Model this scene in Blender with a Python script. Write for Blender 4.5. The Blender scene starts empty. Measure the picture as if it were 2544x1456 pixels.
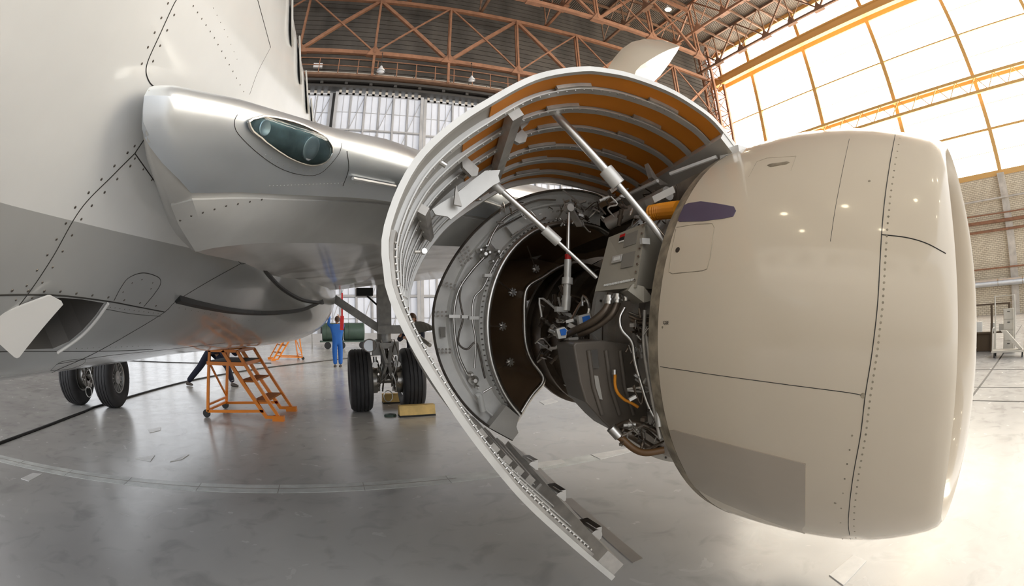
import bpy, bmesh, math, random
from mathutils import Vector, Matrix
from mathutils.bvhtree import BVHTree
random.seed(7)
PI = math.pi
S = bpy.context.scene
COL = S.collection

# ------------------------------------------------------------------ camera (16.7 mm fisheye on a 36 mm frame)
FPX = 1180.0
_up = Vector((-0.02300213, 0.9980821, 0.0574719)).normalized()
_fw = (Vector((0, 0, 1)) - _up * _up.z).normalized()
_rt = _up.cross(_fw)
if _rt.x < 0: _rt = -_rt
YAW = math.radians(22.5)
_X = _rt * math.cos(YAW) + _fw * math.sin(YAW)
_Y = -_rt * math.sin(YAW) + _fw * math.cos(YAW)
_Z = _up
CAM = Vector((0, 0, 1.6))
cR = Vector((_X.x, _Y.x, _Z.x)); cU = Vector((_X.y, _Y.y, _Z.y)); cF = Vector((_X.z, _Y.z, _Z.z))
cd = bpy.data.cameras.new('camera')
cd.type = 'PANO'
cd.sensor_width = 36.0
cd.sensor_fit = 'HORIZONTAL'
for tgt in (cd, getattr(cd, 'cycles', None)):
    if tgt is None: continue
    for k, v in (('panorama_type', 'FISHEYE_EQUISOLID'), ('fisheye_lens', FPX / 2544 * 36.0), ('fisheye_fov', PI)):
        try: setattr(tgt, k, v)
        except Exception: pass
cd.clip_start = 0.05; cd.clip_end = 500
cam = bpy.data.objects.new('camera', cd); COL.objects.link(cam)
M4 = Matrix.Identity(4)
for i in range(3):
    M4[i][0] = cR[i]; M4[i][1] = cU[i]; M4[i][2] = -cF[i]; M4[i][3] = CAM[i]
cam.matrix_world = M4
S.camera = cam

def ray(px, py):
    x = px - 1272; y = 728 - py; r = math.hypot(x, y)
    th = 2 * math.asin(min(1, r / (2 * FPX))); s = math.sin(th) / max(r, 1e-9)
    return cR * (x * s) + cU * (y * s) + cF * math.cos(th)
def at(px, py, ax, v):
    d = ray(px, py); return CAM + d * ((v - CAM[ax]) / d[ax])
def aty(px, py, y): return at(px, py, 1, y)

# ------------------------------------------------------------------ sky, sun, exposure
W = bpy.data.worlds.new('sky'); S.world = W; W.use_nodes = True
nt = W.node_tree; nt.nodes.clear()
wo = nt.nodes.new('ShaderNodeOutputWorld'); bg = nt.nodes.new('ShaderNodeBackground')
bg.inputs[0].default_value = (0.93, 0.96, 1.0, 1); bg.inputs[1].default_value = 1.95
nt.links.new(bg.outputs[0], wo.inputs[0])
sun_d = bpy.data.lights.new('sun', 'SUN'); sun_d.energy = 0.25; sun_d.angle = 0.12; sun_d.color = (1.0, 0.80, 0.50)
sun = bpy.data.objects.new('sun', sun_d); COL.objects.link(sun)
_sd = Vector((math.sin(math.radians(78)) * math.cos(math.radians(30)), math.cos(math.radians(78)) * math.cos(math.radians(30)), math.sin(math.radians(30))))
sun.rotation_euler = _sd.to_track_quat('Z', 'Y').to_euler()
S.view_settings.view_transform = 'Standard'; S.view_settings.look = 'None'
S.view_settings.gamma = 1.0; S.view_settings.use_curve_mapping = False
S.view_settings.exposure = 0.08
PANE_GLOW = 10.0
cy = S.cycles
cy.use_denoising = True
cy.max_bounces = 6; cy.diffuse_bounces = 3; cy.glossy_bounces = 4; cy.transmission_bounces = 4; cy.transparent_max_bounces = 6
cy.caustics_reflective = False; cy.caustics_refractive = False
cy.sample_clamp_indirect = 6.0

# ------------------------------------------------------------------ helpers
WLOC = {}
def link(o, parent=None):
    COL.objects.link(o)
    if parent is not None:
        o.parent = parent
    return o
def empty(name, loc=(0, 0, 0), label=None, cat=None, group=None, kind=None, parent=None):
    o = bpy.data.objects.new(name, None); o.empty_display_size = 0.1
    link(o, parent); o.location = loc
    w = Vector(loc)
    if parent is not None: w = w + Vector(WLOC.get(parent.name, (0, 0, 0)))
    WLOC[o.name] = w
    return tag(o, label, cat, group, kind)
def tag(o, label=None, cat=None, group=None, kind=None):
    if label: o['label'] = label
    if cat: o['category'] = cat
    if group: o['group'] = group
    if kind: o['kind'] = kind
    return o
def copy_tree(o, parent=None):
    c = o.copy(); COL.objects.link(c); c.parent = parent
    for ch in list(o.children): copy_tree(ch, c)
    return c

class MB:
    """collects world-space geometry and links it as one mesh object"""
    def __init__(s): s.v = []; s.f = []; s.mi = []
    def add(s, vs, fs, mi=0):
        b = len(s.v); s.v += [tuple(v) for v in vs]
        for f in fs: s.f.append(tuple(b + i for i in f)); s.mi.append(mi)
    def box(s, lo, hi, mi=0):
        x0, y0, z0 = lo; x1, y1, z1 = hi
        s.add([(x0, y0, z0), (x1, y0, z0), (x1, y1, z0), (x0, y1, z0), (x0, y0, z1), (x1, y0, z1), (x1, y1, z1), (x0, y1, z1)],
              [(0, 3, 2, 1), (4, 5, 6, 7), (0, 1, 5, 4), (1, 2, 6, 5), (2, 3, 7, 6), (3, 0, 4, 7)], mi)
    def hexa(s, p, mi=0):
        s.add(p, [(0, 3, 2, 1), (4, 5, 6, 7), (0, 1, 5, 4), (1, 2, 6, 5), (2, 3, 7, 6), (3, 0, 4, 7)], mi)
    def bar(s, a, b, w, h=None, up=(0, 0, 1), mi=0):
        a = Vector(a); b = Vector(b); h = w if h is None else h
        d = (b - a).normalized(); u = Vector(up)
        if abs(d.dot(u)) > 0.98: u = Vector((0, 1, 0)) if abs(d.y) < 0.9 else Vector((1, 0, 0))
        r = d.cross(u).normalized() * (w / 2); u = r.cross(d).normalized() * (h / 2)
        s.hexa([a - r - u, a + r - u, b + r - u, b - r - u, a - r + u, a + r + u, b + r + u, b - r + u], mi)
    def tube(s, pts, r, n=8, cap=True, closed=False, mi=0):
        pts = [Vector(p) for p in pts]; m = len(pts)
        if m < 2: return
        rs = r if isinstance(r, (list, tuple)) else [r] * m
        prev = None; vs = []; fs = []
        for i, p in enumerate(pts):
            if closed: d = pts[(i + 1) % m] - pts[i - 1]
            else: d = pts[min(i + 1, m - 1)] - pts[max(i - 1, 0)]
            if d.length < 1e-9: d = Vector((0, 0, 1))
            d.normalize()
            if prev is None:
                u = d.orthogonal().normalized()
            else:
                u = (prev - d * prev.dot(d))
                u = u.normalized() if u.length > 1e-6 else d.orthogonal().normalized()
            prev = u; w = d.cross(u)
            for k in range(n):
                a = 2 * PI * k / n; vs.append(p + u * (rs[i] * math.cos(a)) + w * (rs[i] * math.sin(a)))
        for i in range(m if closed else m - 1):
            j = (i + 1) % m
            for k in range(n):
                k2 = (k + 1) % n; fs.append((i * n + k, i * n + k2, j * n + k2, j * n + k))
        if cap and not closed:
            fs.append(tuple(range(n - 1, -1, -1))); fs.append(tuple((m - 1) * n + k for k in range(n)))
        s.add(vs, fs, mi)
    def cyl(s, a, b, r, n=16, r2=None, mi=0):
        s.tube([a, b], [r, r if r2 is None else r2], n, mi=mi)
    def lathe(s, c, axis, prof, n=32, mi=0, a0=0.0, a1=2 * PI):
        """prof: (distance along axis, radius)"""
        c = Vector(c); ax = Vector(axis).normalized(); u = ax.orthogonal().normalized()
        if abs(ax.z) < 0.9: u = (Vector((0, 0, 1)) - ax * ax.z).normalized()
        w = ax.cross(u); full = abs(a1 - a0 - 2 * PI) < 1e-6; m = n if full else n + 1
        vs = []; fs = []
        for (t, r) in prof:
            for k in range(m):
                a = a0 + (a1 - a0) * k / n; vs.append(c + ax * t + u * (r * math.cos(a)) + w * (r * math.sin(a)))
        for i in range(len(prof) - 1):
            for k in range(n):
                k2 = (k + 1) % m; fs.append((i * m + k, (i + 1) * m + k, (i + 1) * m + k2, i * m + k2))
        s.add(vs, fs, mi)
    def prism(s, poly, off, mi=0):
        """planar polygon (3D points) pushed along vector off"""
        n = len(poly); off = Vector(off); vs = [Vector(p) for p in poly] + [Vector(p) + off for p in poly]
        fs = [tuple(range(n - 1, -1, -1)), tuple(range(n, 2 * n))] + [(i, (i + 1) % n, n + (i + 1) % n, n + i) for i in range(n)]
        s.add(vs, fs, mi)
    def grid(s, rows, mi=0, closed_u=False, closed_v=False):
        n = len(rows[0]); m = len(rows); vs = [p for r in rows for p in r]; fs = []
        for i in range(m if closed_v else m - 1):
            j = (i + 1) % m
            for k in range(n if closed_u else n - 1):
                k2 = (k + 1) % n; fs.append((i * n + k, i * n + k2, j * n + k2, j * n + k))
        s.add(vs, fs, mi)
    def build(s, name, mats, parent=None, smooth=None, kind=None, label=None, fix=True, at_world=True):
        me = bpy.data.meshes.new(name); me.from_pydata(s.v, [], s.f)
        if not isinstance(mats, (list, tuple)): mats = [mats]
        for m in mats: me.materials.append(m)
        if len(mats) > 1: me.polygons.foreach_set('material_index', s.mi)
        if fix:
            bm = bmesh.new(); bm.from_mesh(me); bmesh.ops.recalc_face_normals(bm, faces=bm.faces); bm.to_mesh(me); bm.free()
        if smooth is not None:
            me.polygons.foreach_set('use_smooth', [True] * len(me.polygons))
            me.set_sharp_from_angle(angle=math.radians(smooth))
        me.update()
        o = bpy.data.objects.new(name, me); link(o, parent)
        if parent is not None and at_world:
            o.location = -Vector(WLOC.get(parent.name, (0, 0, 0)))
        WLOC[o.name] = Vector((0, 0, 0))
        if kind: o['kind'] = kind
        if label: o['label'] = label
        return o

def spline(pts, n):
    """Catmull-Rom through pts, n samples evenly in arc length"""
    P = [Vector(p) for p in pts]; out = []
    for i in range(len(P) - 1):
        p0 = P[i - 1] if i else P[0] * 2 - P[1]; p1 = P[i]; p2 = P[i + 1]; p3 = P[i + 2] if i + 2 < len(P) else P[-1] * 2 - P[-2]
        for k in range(12):
            t = k / 12
            out.append(0.5 * ((2 * p1) + (p2 - p0) * t + (2 * p0 - 5 * p1 + 4 * p2 - p3) * t * t + (3 * p1 - p0 - 3 * p2 + p3) * t ** 3))
    out.append(P[-1]); L = [0.0]
    for a, b in zip(out, out[1:]): L.append(L[-1] + (b - a).length)
    res = []; j = 0
    for k in range(n):
        t = L[-1] * k / (n - 1)
        while j < len(L) - 2 and L[j + 1] < t: j += 1
        q = (t - L[j]) / max(L[j + 1] - L[j], 1e-9); res.append(out[j].lerp(out[j + 1], min(max(q, 0), 1)))
    return res
def sst(a, b, x):
    t = min(max((x - a) / (b - a), 0), 1); return t * t * (3 - 2 * t)
def interp(tab, x):
    if x <= tab[0][0]: return tab[0][1]
    for (a, va), (b, vb) in zip(tab, tab[1:]):
        if x <= b: return va + (vb - va) * (x - a) / (b - a)
    return tab[-1][1]

# ------------------------------------------------------------------ materials
def mat(name, col, rough=0.5, metal=0.0, coat=0.0, var=0.0, vscale=4.0, bump=0.0, bscale=30.0, emit=None, estr=0.0, rvar=0.0, stretch=None):
    m = bpy.data.materials.new(name); m.use_nodes = True; t = m.node_tree; b = t.nodes['Principled BSDF']
    b.inputs['Base Color'].default_value = (*col, 1); b.inputs['Roughness'].default_value = rough; b.inputs['Metallic'].default_value = metal
    if coat: b.inputs['Coat Weight'].default_value = coat; b.inputs['Coat Roughness'].default_value = 0.06
    if emit: b.inputs['Emission Color'].default_value = (*emit, 1); b.inputs['Emission Strength'].default_value = estr
    if var or bump or rvar:
        tc = t.nodes.new('ShaderNodeTexCoord'); src = tc.outputs['Object']
        if stretch:
            mp = t.nodes.new('ShaderNodeMapping'); mp.inputs['Scale'].default_value = stretch
            t.links.new(src, mp.inputs[0]); src = mp.outputs[0]
    if var or rvar:
        n = t.nodes.new('ShaderNodeTexNoise'); n.inputs['Scale'].default_value = vscale; n.inputs['Detail'].default_value = 6
        t.links.new(src, n.inputs['Vector'])
    if var:
        r = t.nodes.new('ShaderNodeMapRange'); r.inputs['From Min'].default_value = 0.3; r.inputs['From Max'].default_value = 0.7
        r.inputs['To Min'].default_value = 1 - var; r.inputs['To Max'].default_value = 1 + var * 0.6
        t.links.new(n.outputs['Fac'], r.inputs['Value'])
        mx = t.nodes.new('ShaderNodeVectorMath'); mx.operation = 'SCALE'; mx.inputs[0].default_value = col
        t.links.new(r.outputs[0], mx.inputs['Scale']); t.links.new(mx.outputs[0], b.inputs['Base Color'])
    if rvar:
        r2 = t.nodes.new('ShaderNodeMapRange'); r2.inputs['From Min'].default_value = 0.3; r2.inputs['From Max'].default_value = 0.7
        r2.inputs['To Min'].default_value = rough - rvar; r2.inputs['To Max'].default_value = rough + rvar
        t.links.new(n.outputs['Fac'], r2.inputs['Value']); t.links.new(r2.outputs[0], b.inputs['Roughness'])
    if bump:
        n2 = t.nodes.new('ShaderNodeTexNoise'); n2.inputs['Scale'].default_value = bscale; t.links.new(src, n2.inputs['Vector'])
        bp = t.nodes.new('ShaderNodeBump'); bp.inputs['Strength'].default_value = bump; bp.inputs['Distance'].default_value = 0.02
        t.links.new(n2.outputs['Fac'], bp.inputs['Height']); t.links.new(bp.outputs[0], b.inputs['Normal'])
    return m
K = {}
K['white'] = mat('white_paint', (0.80, 0.79, 0.77), 0.25, coat=0.5, var=0.03, vscale=1.5)
K['wing'] = mat('wing_grey', (0.70, 0.69, 0.66), 0.3, coat=0.3, var=0.22, vscale=1.6)
K['nac'] = mat('nacelle_paint', (0.77, 0.665, 0.525), 0.22, coat=0.6, var=0.03, vscale=1.0)
K['nacd'] = mat('nacelle_brown', (0.50, 0.43, 0.35), 0.25, coat=0.6)
K['chrome'] = mat('polished_metal', (0.90, 0.95, 1.0), 0.36, metal=0.8, rvar=0.05, vscale=3, var=0.05)
K['steel'] = mat('steel', (0.62, 0.60, 0.57), 0.28, metal=1.0)
K['dsteel'] = mat('dark_steel', (0.16, 0.14, 0.12), 0.35, metal=0.7, var=0.3, vscale=20)
K['alu'] = mat('aluminium_frame', (0.66, 0.64, 0.60), 0.35, metal=0.35, var=0.08, vscale=8)
K['alud'] = mat('weathered_aluminium', (0.50, 0.47, 0.43), 0.4, metal=0.4, var=0.25, vscale=10)
K['primer'] = mat('orange_primer', (0.78, 0.27, 0.025), 0.5, var=0.15, vscale=2)
K['face'] = mat('reverser_face_grey', (0.86, 0.84, 0.80), 0.4, var=0.12, vscale=6)
K['bay'] = mat('bay_grey', (0.50, 0.48, 0.44), 0.4, metal=0.2, var=0.15, vscale=5)
K['black'] = mat('black_rubber', (0.012, 0.012, 0.012), 0.5)
K['seam'] = mat('seam_sealant', (0.03, 0.028, 0.025), 0.6)
K['duct'] = mat('acoustic_liner', (0.28, 0.19, 0.115), 0.32, var=0.2, vscale=3)  # brown lifted to carry the haze in the base colour
K['core'] = mat('engine_dark', (0.12, 0.09, 0.065), 0.35, metal=0.5, var=0.3, vscale=12)  # dark tone raised and warmed to include the haze
K['tankm'] = mat('oil_tank_grey', (0.13, 0.11, 0.09), 0.4, var=0.15, vscale=5)
K['eec'] = mat('controller_grey', (0.36, 0.33, 0.27), 0.45, var=0.06, vscale=6)
K['label'] = mat('placard', (0.24, 0.22, 0.19), 0.6)
K['wlabel'] = mat('white_placard', (0.75, 0.74, 0.7), 0.5)
K['tyre'] = mat('tyre_rubber', (0.035, 0.034, 0.036), 0.6, var=0.3, vscale=6)
K['gearm'] = mat('gear_grey', (0.38, 0.37, 0.35), 0.4, metal=0.3, var=0.2, vscale=10)
K['hub'] = mat('hub_grey', (0.42, 0.42, 0.41), 0.35, metal=0.6)
K['orange'] = mat('orange_enamel', (0.90, 0.26, 0.01), 0.35)
K['otread'] = mat('orange_tread', (0.42, 0.13, 0.015), 0.7)
K['rust'] = mat('red_oxide_steel', (0.33, 0.16, 0.09), 0.55, var=0.25, vscale=2)
K['rustd'] = mat('brown_steel', (0.25, 0.14, 0.085), 0.6, var=0.25, vscale=2)
K['doorp'] = mat('door_panel_white', (0.80, 0.80, 0.82), 0.6, var=0.12, vscale=0.7)
K['doorf'] = mat('door_frame_grey', (0.50, 0.49, 0.49), 0.6, var=0.15, vscale=1)
K['dark'] = mat('dark_rail', (0.05, 0.045, 0.04), 0.6)
K['wallup'] = mat('dark_cladding', (0.11, 0.095, 0.08), 0.7, var=0.35, vscale=0.6, stretch=(1, 1, 0.3))
K['kick'] = mat('pale_board', (0.62, 0.56, 0.48), 0.7, var=0.25, vscale=1.5)
K['blue'] = mat('blue_cotton', (0.02, 0.13, 0.48), 0.8, bump=0.5, bscale=9)
K['navy'] = mat('navy_cotton', (0.012, 0.015, 0.035), 0.8, bump=0.3, bscale=12)
K['skin'] = mat('skin', (0.55, 0.30, 0.20), 0.55)
K['hair'] = mat('brown_hair', (0.07, 0.035, 0.02), 0.7)
K['refl'] = mat('reflective_tape', (0.75, 0.75, 0.74), 0.4)
K['shoe'] = mat('shoe_leather', (0.10, 0.08, 0.065), 0.6)
K['red'] = mat('red_cloth', (0.5, 0.01, 0.008), 0.6)
K['chock'] = mat('yellow_wood', (0.80, 0.55, 0.20), 0.6, var=0.15, vscale=10)
K['green'] = mat('green_tank', (0.06, 0.10, 0.075), 0.5, var=0.2, vscale=3)
K['bluepaint'] = mat('blue_marking', (0.12, 0.10, 0.16), 0.35, coat=0.4)
K['hose'] = mat('orange_hose', (0.75, 0.27, 0.01), 0.5)
K['brownhose'] = mat('brown_hose', (0.14, 0.07, 0.025), 0.4)
K['cable'] = mat('cable_black', (0.01, 0.01, 0.01), 0.5)
K['mark'] = mat('worn_pale_paint', (0.74, 0.76, 0.74), 0.4, var=0.25, vscale=5)
K['patch'] = mat('repair_mortar', (0.82, 0.81, 0.79), 0.4, var=0.1, vscale=8)
K['greystrip'] = mat('grey_floor_strip', (0.33, 0.30, 0.27), 0.35, var=0.08, vscale=6)
K['joint'] = mat('floor_joint', (0.03, 0.028, 0.027), 0.6)
K['lampm'] = mat('lamp_glow', (1, 1, 1), 0.5, emit=(1.0, 0.86, 0.6), estr=40)
K['lampw'] = mat('lamp_unlit', (0.85, 0.85, 0.85), 0.3)
K['wfur'] = mat('cream_furniture', (0.62, 0.58, 0.5), 0.5, var=0.1, vscale=4)
K['brown'] = mat('dark_brown_board', (0.10, 0.065, 0.035), 0.6)
K['ring'] = mat('seal_ring', (0.42, 0.36, 0.27), 0.45, metal=0.3, var=0.5, vscale=14)

def paint_split():
    m = mat('fuselage_paint', (0.8, 0.79, 0.77), 0.22, coat=0.5)
    t = m.node_tree; b = t.nodes['Principled BSDF']
    tc = t.nodes.new('ShaderNodeTexCoord'); sp = t.nodes.new('ShaderNodeSeparateXYZ'); t.links.new(tc.outputs['Object'], sp.inputs[0])
    a = t.nodes.new('ShaderNodeMath'); a.operation = 'MULTIPLY_ADD'; a.inputs[1].default_value = -0.066; a.inputs[2].default_value = -1.81
    t.links.new(sp.outputs['Y'], a.inputs[0])
    c = t.nodes.new('ShaderNodeMath'); c.operation = 'ADD'; t.links.new(sp.outputs['Z'], c.inputs[0]); t.links.new(a.outputs[0], c.inputs[1])
    g = t.nodes.new('ShaderNodeMath'); g.operation = 'GREATER_THAN'; g.inputs[1].default_value = 0; t.links.new(c.outputs[0], g.inputs[0])
    n = t.nodes.new('ShaderNodeTexNoise'); n.inputs['Scale'].default_value = 1.3; n.inputs['Detail'].default_value = 5; t.links.new(tc.outputs['Object'], n.inputs['Vector'])
    r = t.nodes.new('ShaderNodeMapRange'); r.inputs['From Min'].default_value = 0.3; r.inputs['From Max'].default_value = 0.7
    r.inputs['To Min'].default_value = 0.9; r.inputs['To Max'].default_value = 1.05; t.links.new(n.outputs['Fac'], r.inputs['Value'])
    mx = t.nodes.new('ShaderNodeMix'); mx.data_type = 'RGBA'; mx.inputs['A'].default_value = (0.47, 0.475, 0.47, 1); mx.inputs['B'].default_value = (0.87, 0.88, 0.88, 1)
    t.links.new(g.outputs[0], mx.inputs['Factor'])
    sc = t.nodes.new('ShaderNodeVectorMath'); sc.operation = 'SCALE'; t.links.new(mx.outputs['Result'], sc.inputs[0]); t.links.new(r.outputs[0], sc.inputs['Scale'])
    t.links.new(sc.outputs[0], b.inputs['Base Color'])
    return m
K['fus'] = paint_split()

def floor_mat():
    m = mat('polished_concrete', (0.3, 0.3, 0.3), 0.25)
    t = m.node_tree; b = t.nodes['Principled BSDF']; tc = t.nodes.new('ShaderNodeTexCoord')
    def noise(s, d, dist=0.0):
        n = t.nodes.new('ShaderNodeTexNoise'); n.inputs['Scale'].default_value = s; n.inputs['Detail'].default_value = d; n.inputs['Distortion'].default_value = dist
        t.links.new(tc.outputs['Object'], n.inputs['Vector']); return n
    n1 = noise(0.55, 8, 0.4); n2 = noise(3.5, 8, 0.8); n3 = noise(9.0, 5, 0.0)
    rp = t.nodes.new('ShaderNodeValToRGB'); e = rp.color_ramp.elements
    e[0].position = 0.3; e[0].color = (0.46, 0.45, 0.44, 1); e[1].position = 0.72; e[1].color = (0.64, 0.63, 0.61, 1)
    t.links.new(n1.outputs['Fac'], rp.inputs[0])
    rp2 = t.nodes.new('ShaderNodeValToRGB'); e = rp2.color_ramp.elements
    e[0].position = 0.28; e[0].color = (0.80, 0.80, 0.80, 1); e[1].position = 0.46; e[1].color = (1, 1, 1, 1)
    t.links.new(n2.outputs['Fac'], rp2.inputs[0])
    rp3 = t.nodes.new('ShaderNodeValToRGB'); e = rp3.color_ramp.elements      # small dark chips
    e[0].position = 0.225; e[0].color = (0.3, 0.3, 0.3, 1); e[1].position = 0.24; e[1].color = (1, 1, 1, 1)
    t.links.new(n3.outputs['Fac'], rp3.inputs[0])
    def mul(a, c):
        k = t.nodes.new('ShaderNodeMix'); k.data_type = 'RGBA'; k.blend_type = 'MULTIPLY'; k.inputs['Factor'].default_value = 1
        t.links.new(a, k.inputs['A']); t.links.new(c, k.inputs['B']); return k.outputs['Result']
    t.links.new(mul(mul(rp.outputs[0], rp2.outputs[0]), rp3.outputs[0]), b.inputs['Base Color'])
    r = t.nodes.new('ShaderNodeMapRange'); r.inputs['From Min'].default_value = 0.3; r.inputs['From Max'].default_value = 0.7
    r.inputs['To Min'].default_value = 0.20; r.inputs['To Max'].default_value = 0.28
    t.links.new(n2.outputs['Fac'], r.inputs['Value']); t.links.new(r.outputs[0], b.inputs['Roughness'])
    bp = t.nodes.new('ShaderNodeBump'); bp.inputs['Strength'].default_value = 0.05; bp.inputs['Distance'].default_value = 0.01
    t.links.new(n2.outputs['Fac'], bp.inputs['Height']); t.links.new(bp.outputs[0], b.inputs['Normal'])
    b.inputs['Specular IOR Level'].default_value = 0.35
    return m
def brick_mat():
    m = mat('pale_brick', (0.6, 0.5, 0.38), 0.8); t = m.node_tree; b = t.nodes['Principled BSDF']
    tc = t.nodes.new('ShaderNodeTexCoord'); sp = t.nodes.new('ShaderNodeSeparateXYZ'); cb = t.nodes.new('ShaderNodeCombineXYZ')
    t.links.new(tc.outputs['Object'], sp.inputs[0]); t.links.new(sp.outputs['Y'], cb.inputs[0]); t.links.new(sp.outputs['Z'], cb.inputs[1])
    k = t.nodes.new('ShaderNodeTexBrick'); k.inputs['Scale'].default_value = 1.0; k.inputs['Brick Width'].default_value = 0.5; k.inputs['Row Height'].default_value = 0.17
    k.inputs['Mortar Size'].default_value = 0.02; k.inputs['Color1'].default_value = (0.82, 0.72, 0.55, 1); k.inputs['Color2'].default_value = (0.70, 0.60, 0.44, 1)
    k.inputs['Mortar'].default_value = (0.36, 0.29, 0.2, 1); t.links.new(cb.outputs[0], k.inputs[0]); t.links.new(k.outputs[0], b.inputs['Base Color'])
    return m
def corrug_mat(name, col, scale, axis, strength=0.6):
    m = mat(name, col, 0.55, metal=0.2, var=0.25, vscale=0.5); t = m.node_tree; b = t.nodes['Principled BSDF']
    tc = t.nodes.new('ShaderNodeTexCoord'); w = t.nodes.new('ShaderNodeTexWave'); w.inputs['Scale'].default_value = scale; w.bands_direction = axis
    t.links.new(tc.outputs['Object'], w.inputs['Vector']); bp = t.nodes.new('ShaderNodeBump'); bp.inputs['Strength'].default_value = strength; bp.inputs['Distance'].default_value = 0.3
    t.links.new(w.outputs['Fac'], bp.inputs['Height']); t.links.new(bp.outputs[0], b.inputs['Normal'])
    return m
def pane_mat():
    m = bpy.data.materials.new('frosted_daylight_glass'); m.use_nodes = True; t = m.node_tree; t.nodes.clear()
    o = t.nodes.new('ShaderNodeOutputMaterial'); e = t.nodes.new('ShaderNodeEmission'); tr = t.nodes.new('ShaderNodeBsdfTransparent'); mx = t.nodes.new('ShaderNodeMixShader')
    e.inputs[0].default_value = (1.0, 0.94, 0.83, 1); e.inputs[1].default_value = PANE_GLOW
    tr.inputs[0].default_value = (1, 0.95, 0.85, 1); mx.inputs[0].default_value = 0.5
    t.links.new(e.outputs[0], mx.inputs[1]); t.links.new(tr.outputs[0], mx.inputs[2]); t.links.new(mx.outputs[0], o.inputs[0])
    return m
K['floor'] = floor_mat()
def translucent(m, col, w):
    t = m.node_tree; b = t.nodes['Principled BSDF']; o = t.nodes['Material Output']; tl = t.nodes.new('ShaderNodeBsdfTranslucent'); tl.inputs[0].default_value = (*col, 1)
    mx = t.nodes.new('ShaderNodeMixShader'); mx.inputs[0].default_value = w; t.links.new(b.outputs[0], mx.inputs[1]); t.links.new(tl.outputs[0], mx.inputs[2]); t.links.new(mx.outputs[0], o.inputs[0])
translucent(K['doorp'], (0.9, 0.9, 0.92), 0.45)  # translucency added so sky outside brightens the doors and hall back
K['brick'] = brick_mat(); K['ochre'] = mat('bloom_ochre_steel', (0.72, 0.42, 0.14), 0.5); K['roof'] = corrug_mat('corrugated_roof', (0.20, 0.17, 0.14), 1.2, 'X')  # ochre puts the windows' bloom into the steel colour
K['pane'] = pane_mat()
def soot(m, col):
    t = m.node_tree; b = t.nodes['Principled BSDF']; src = b.inputs['Base Color'].links[0].from_socket
    tc = t.nodes.new('ShaderNodeTexCoord'); n = t.nodes.new('ShaderNodeTexNoise'); n.inputs['Scale'].default_value = 0.8; n.inputs['Detail'].default_value = 4; n.inputs['Distortion'].default_value = 1.2
    t.links.new(tc.outputs['Object'], n.inputs['Vector']); r = t.nodes.new('ShaderNodeMapRange'); r.inputs['From Min'].default_value = 0.5; r.inputs['From Max'].default_value = 0.62; t.links.new(n.outputs['Fac'], r.inputs['Value'])
    sp = t.nodes.new('ShaderNodeSeparateXYZ'); t.links.new(tc.outputs['Object'], sp.inputs[0]); g = t.nodes.new('ShaderNodeMapRange'); g.inputs['From Min'].default_value = 3.2; g.inputs['From Max'].default_value = 4.5; t.links.new(sp.outputs['Y'], g.inputs['Value'])
    ml = t.nodes.new('ShaderNodeMath'); ml.operation = 'MULTIPLY'; t.links.new(r.outputs[0], ml.inputs[0]); t.links.new(g.outputs[0], ml.inputs[1])
    mx = t.nodes.new('ShaderNodeMix'); mx.data_type = 'RGBA'; t.links.new(ml.outputs[0], mx.inputs['Factor']); t.links.new(src, mx.inputs['A']); mx.inputs['B'].default_value = (*col, 1); t.links.new(mx.outputs['Result'], b.inputs['Base Color'])
soot(K['wing'], (0.20, 0.17, 0.14))
def glass_mat():
    m = bpy.data.materials.new('clear_glass'); m.use_nodes = True; t = m.node_tree; b = t.nodes['Principled BSDF']
    b.inputs['Base Color'].default_value = (0.85, 0.95, 0.97, 1); b.inputs['Roughness'].default_value = 0.02
    o = t.nodes['Material Output']; tr = t.nodes.new('ShaderNodeBsdfTransparent'); tr.inputs[0].default_value = (0.78, 0.9, 0.92, 1)
    gl = t.nodes.new('ShaderNodeBsdfGlossy'); gl.inputs['Roughness'].default_value = 0.02
    fr = t.nodes.new('ShaderNodeFresnel'); fr.inputs[0].default_value = 1.6; mx = t.nodes.new('ShaderNodeMixShader')
    t.links.new(fr.outputs[0], mx.inputs[0]); t.links.new(tr.outputs[0], mx.inputs[1]); t.links.new(gl.outputs[0], mx.inputs[2]); t.links.new(mx.outputs[0], o.inputs[0])
    return m
K['glass'] = glass_mat(); K['lightbay'] = mat('light_bay', (0.30, 0.38, 0.40), 0.3, metal=0.4, var=0.5, vscale=9)  # bay colour lightened to stand for reflections in the glass
K['dglass'] = mat('cabin_window_glass', (0.12, 0.12, 0.125), 0.08, coat=1.0)

# ================================================================== SETTING
X0, X1, Y0, Y1, ZR = -46.0, 50.0, -26.0, 41.6, 39.5
b = MB(); b.box((X0, Y0, -0.3), (X1, Y1 + 0.6, 0)); FLOOR = tag(b.build('floor', K['floor']), kind='structure')
b = MB(); b.box((X0, Y0, ZR), (X1, Y1 + 0.6, ZR + 0.4)); tag(b.build('ceiling', K['roof']), kind='structure')
b = MB(); b.box((X0 - 0.4, Y0, 0), (X0, Y1 + 0.6, ZR)); tag(b.build('wall_left', K['doorp']), kind='structure')
b = MB(); b.box((X0, Y1 + 0.6, 23.6), (X1, Y1 + 1.0, ZR)); b.box((X0, Y1 + 0.6, 0), (-27, Y1 + 1.0, 23.6)); b.box((44.6, Y1 + 0.6, 0), (X1, Y1 + 1.0, 23.6))
WB = tag(b.build('wall_back', K['wallup']), kind='structure')
b = MB(); b.box((X1, Y0, 0), (X1 + 0.6, Y1 + 1.0, 12.8)); WR = tag(b.build('wall_right', K['brick']), kind='structure')
b = MB()
for k in range(24):                      # girts on the dark cladding over the doors
    z = 25.5 + k * 0.62
    b.box((-20, Y1 + 0.5, z), (X1, Y1 + 0.6, z + 0.07))
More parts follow.
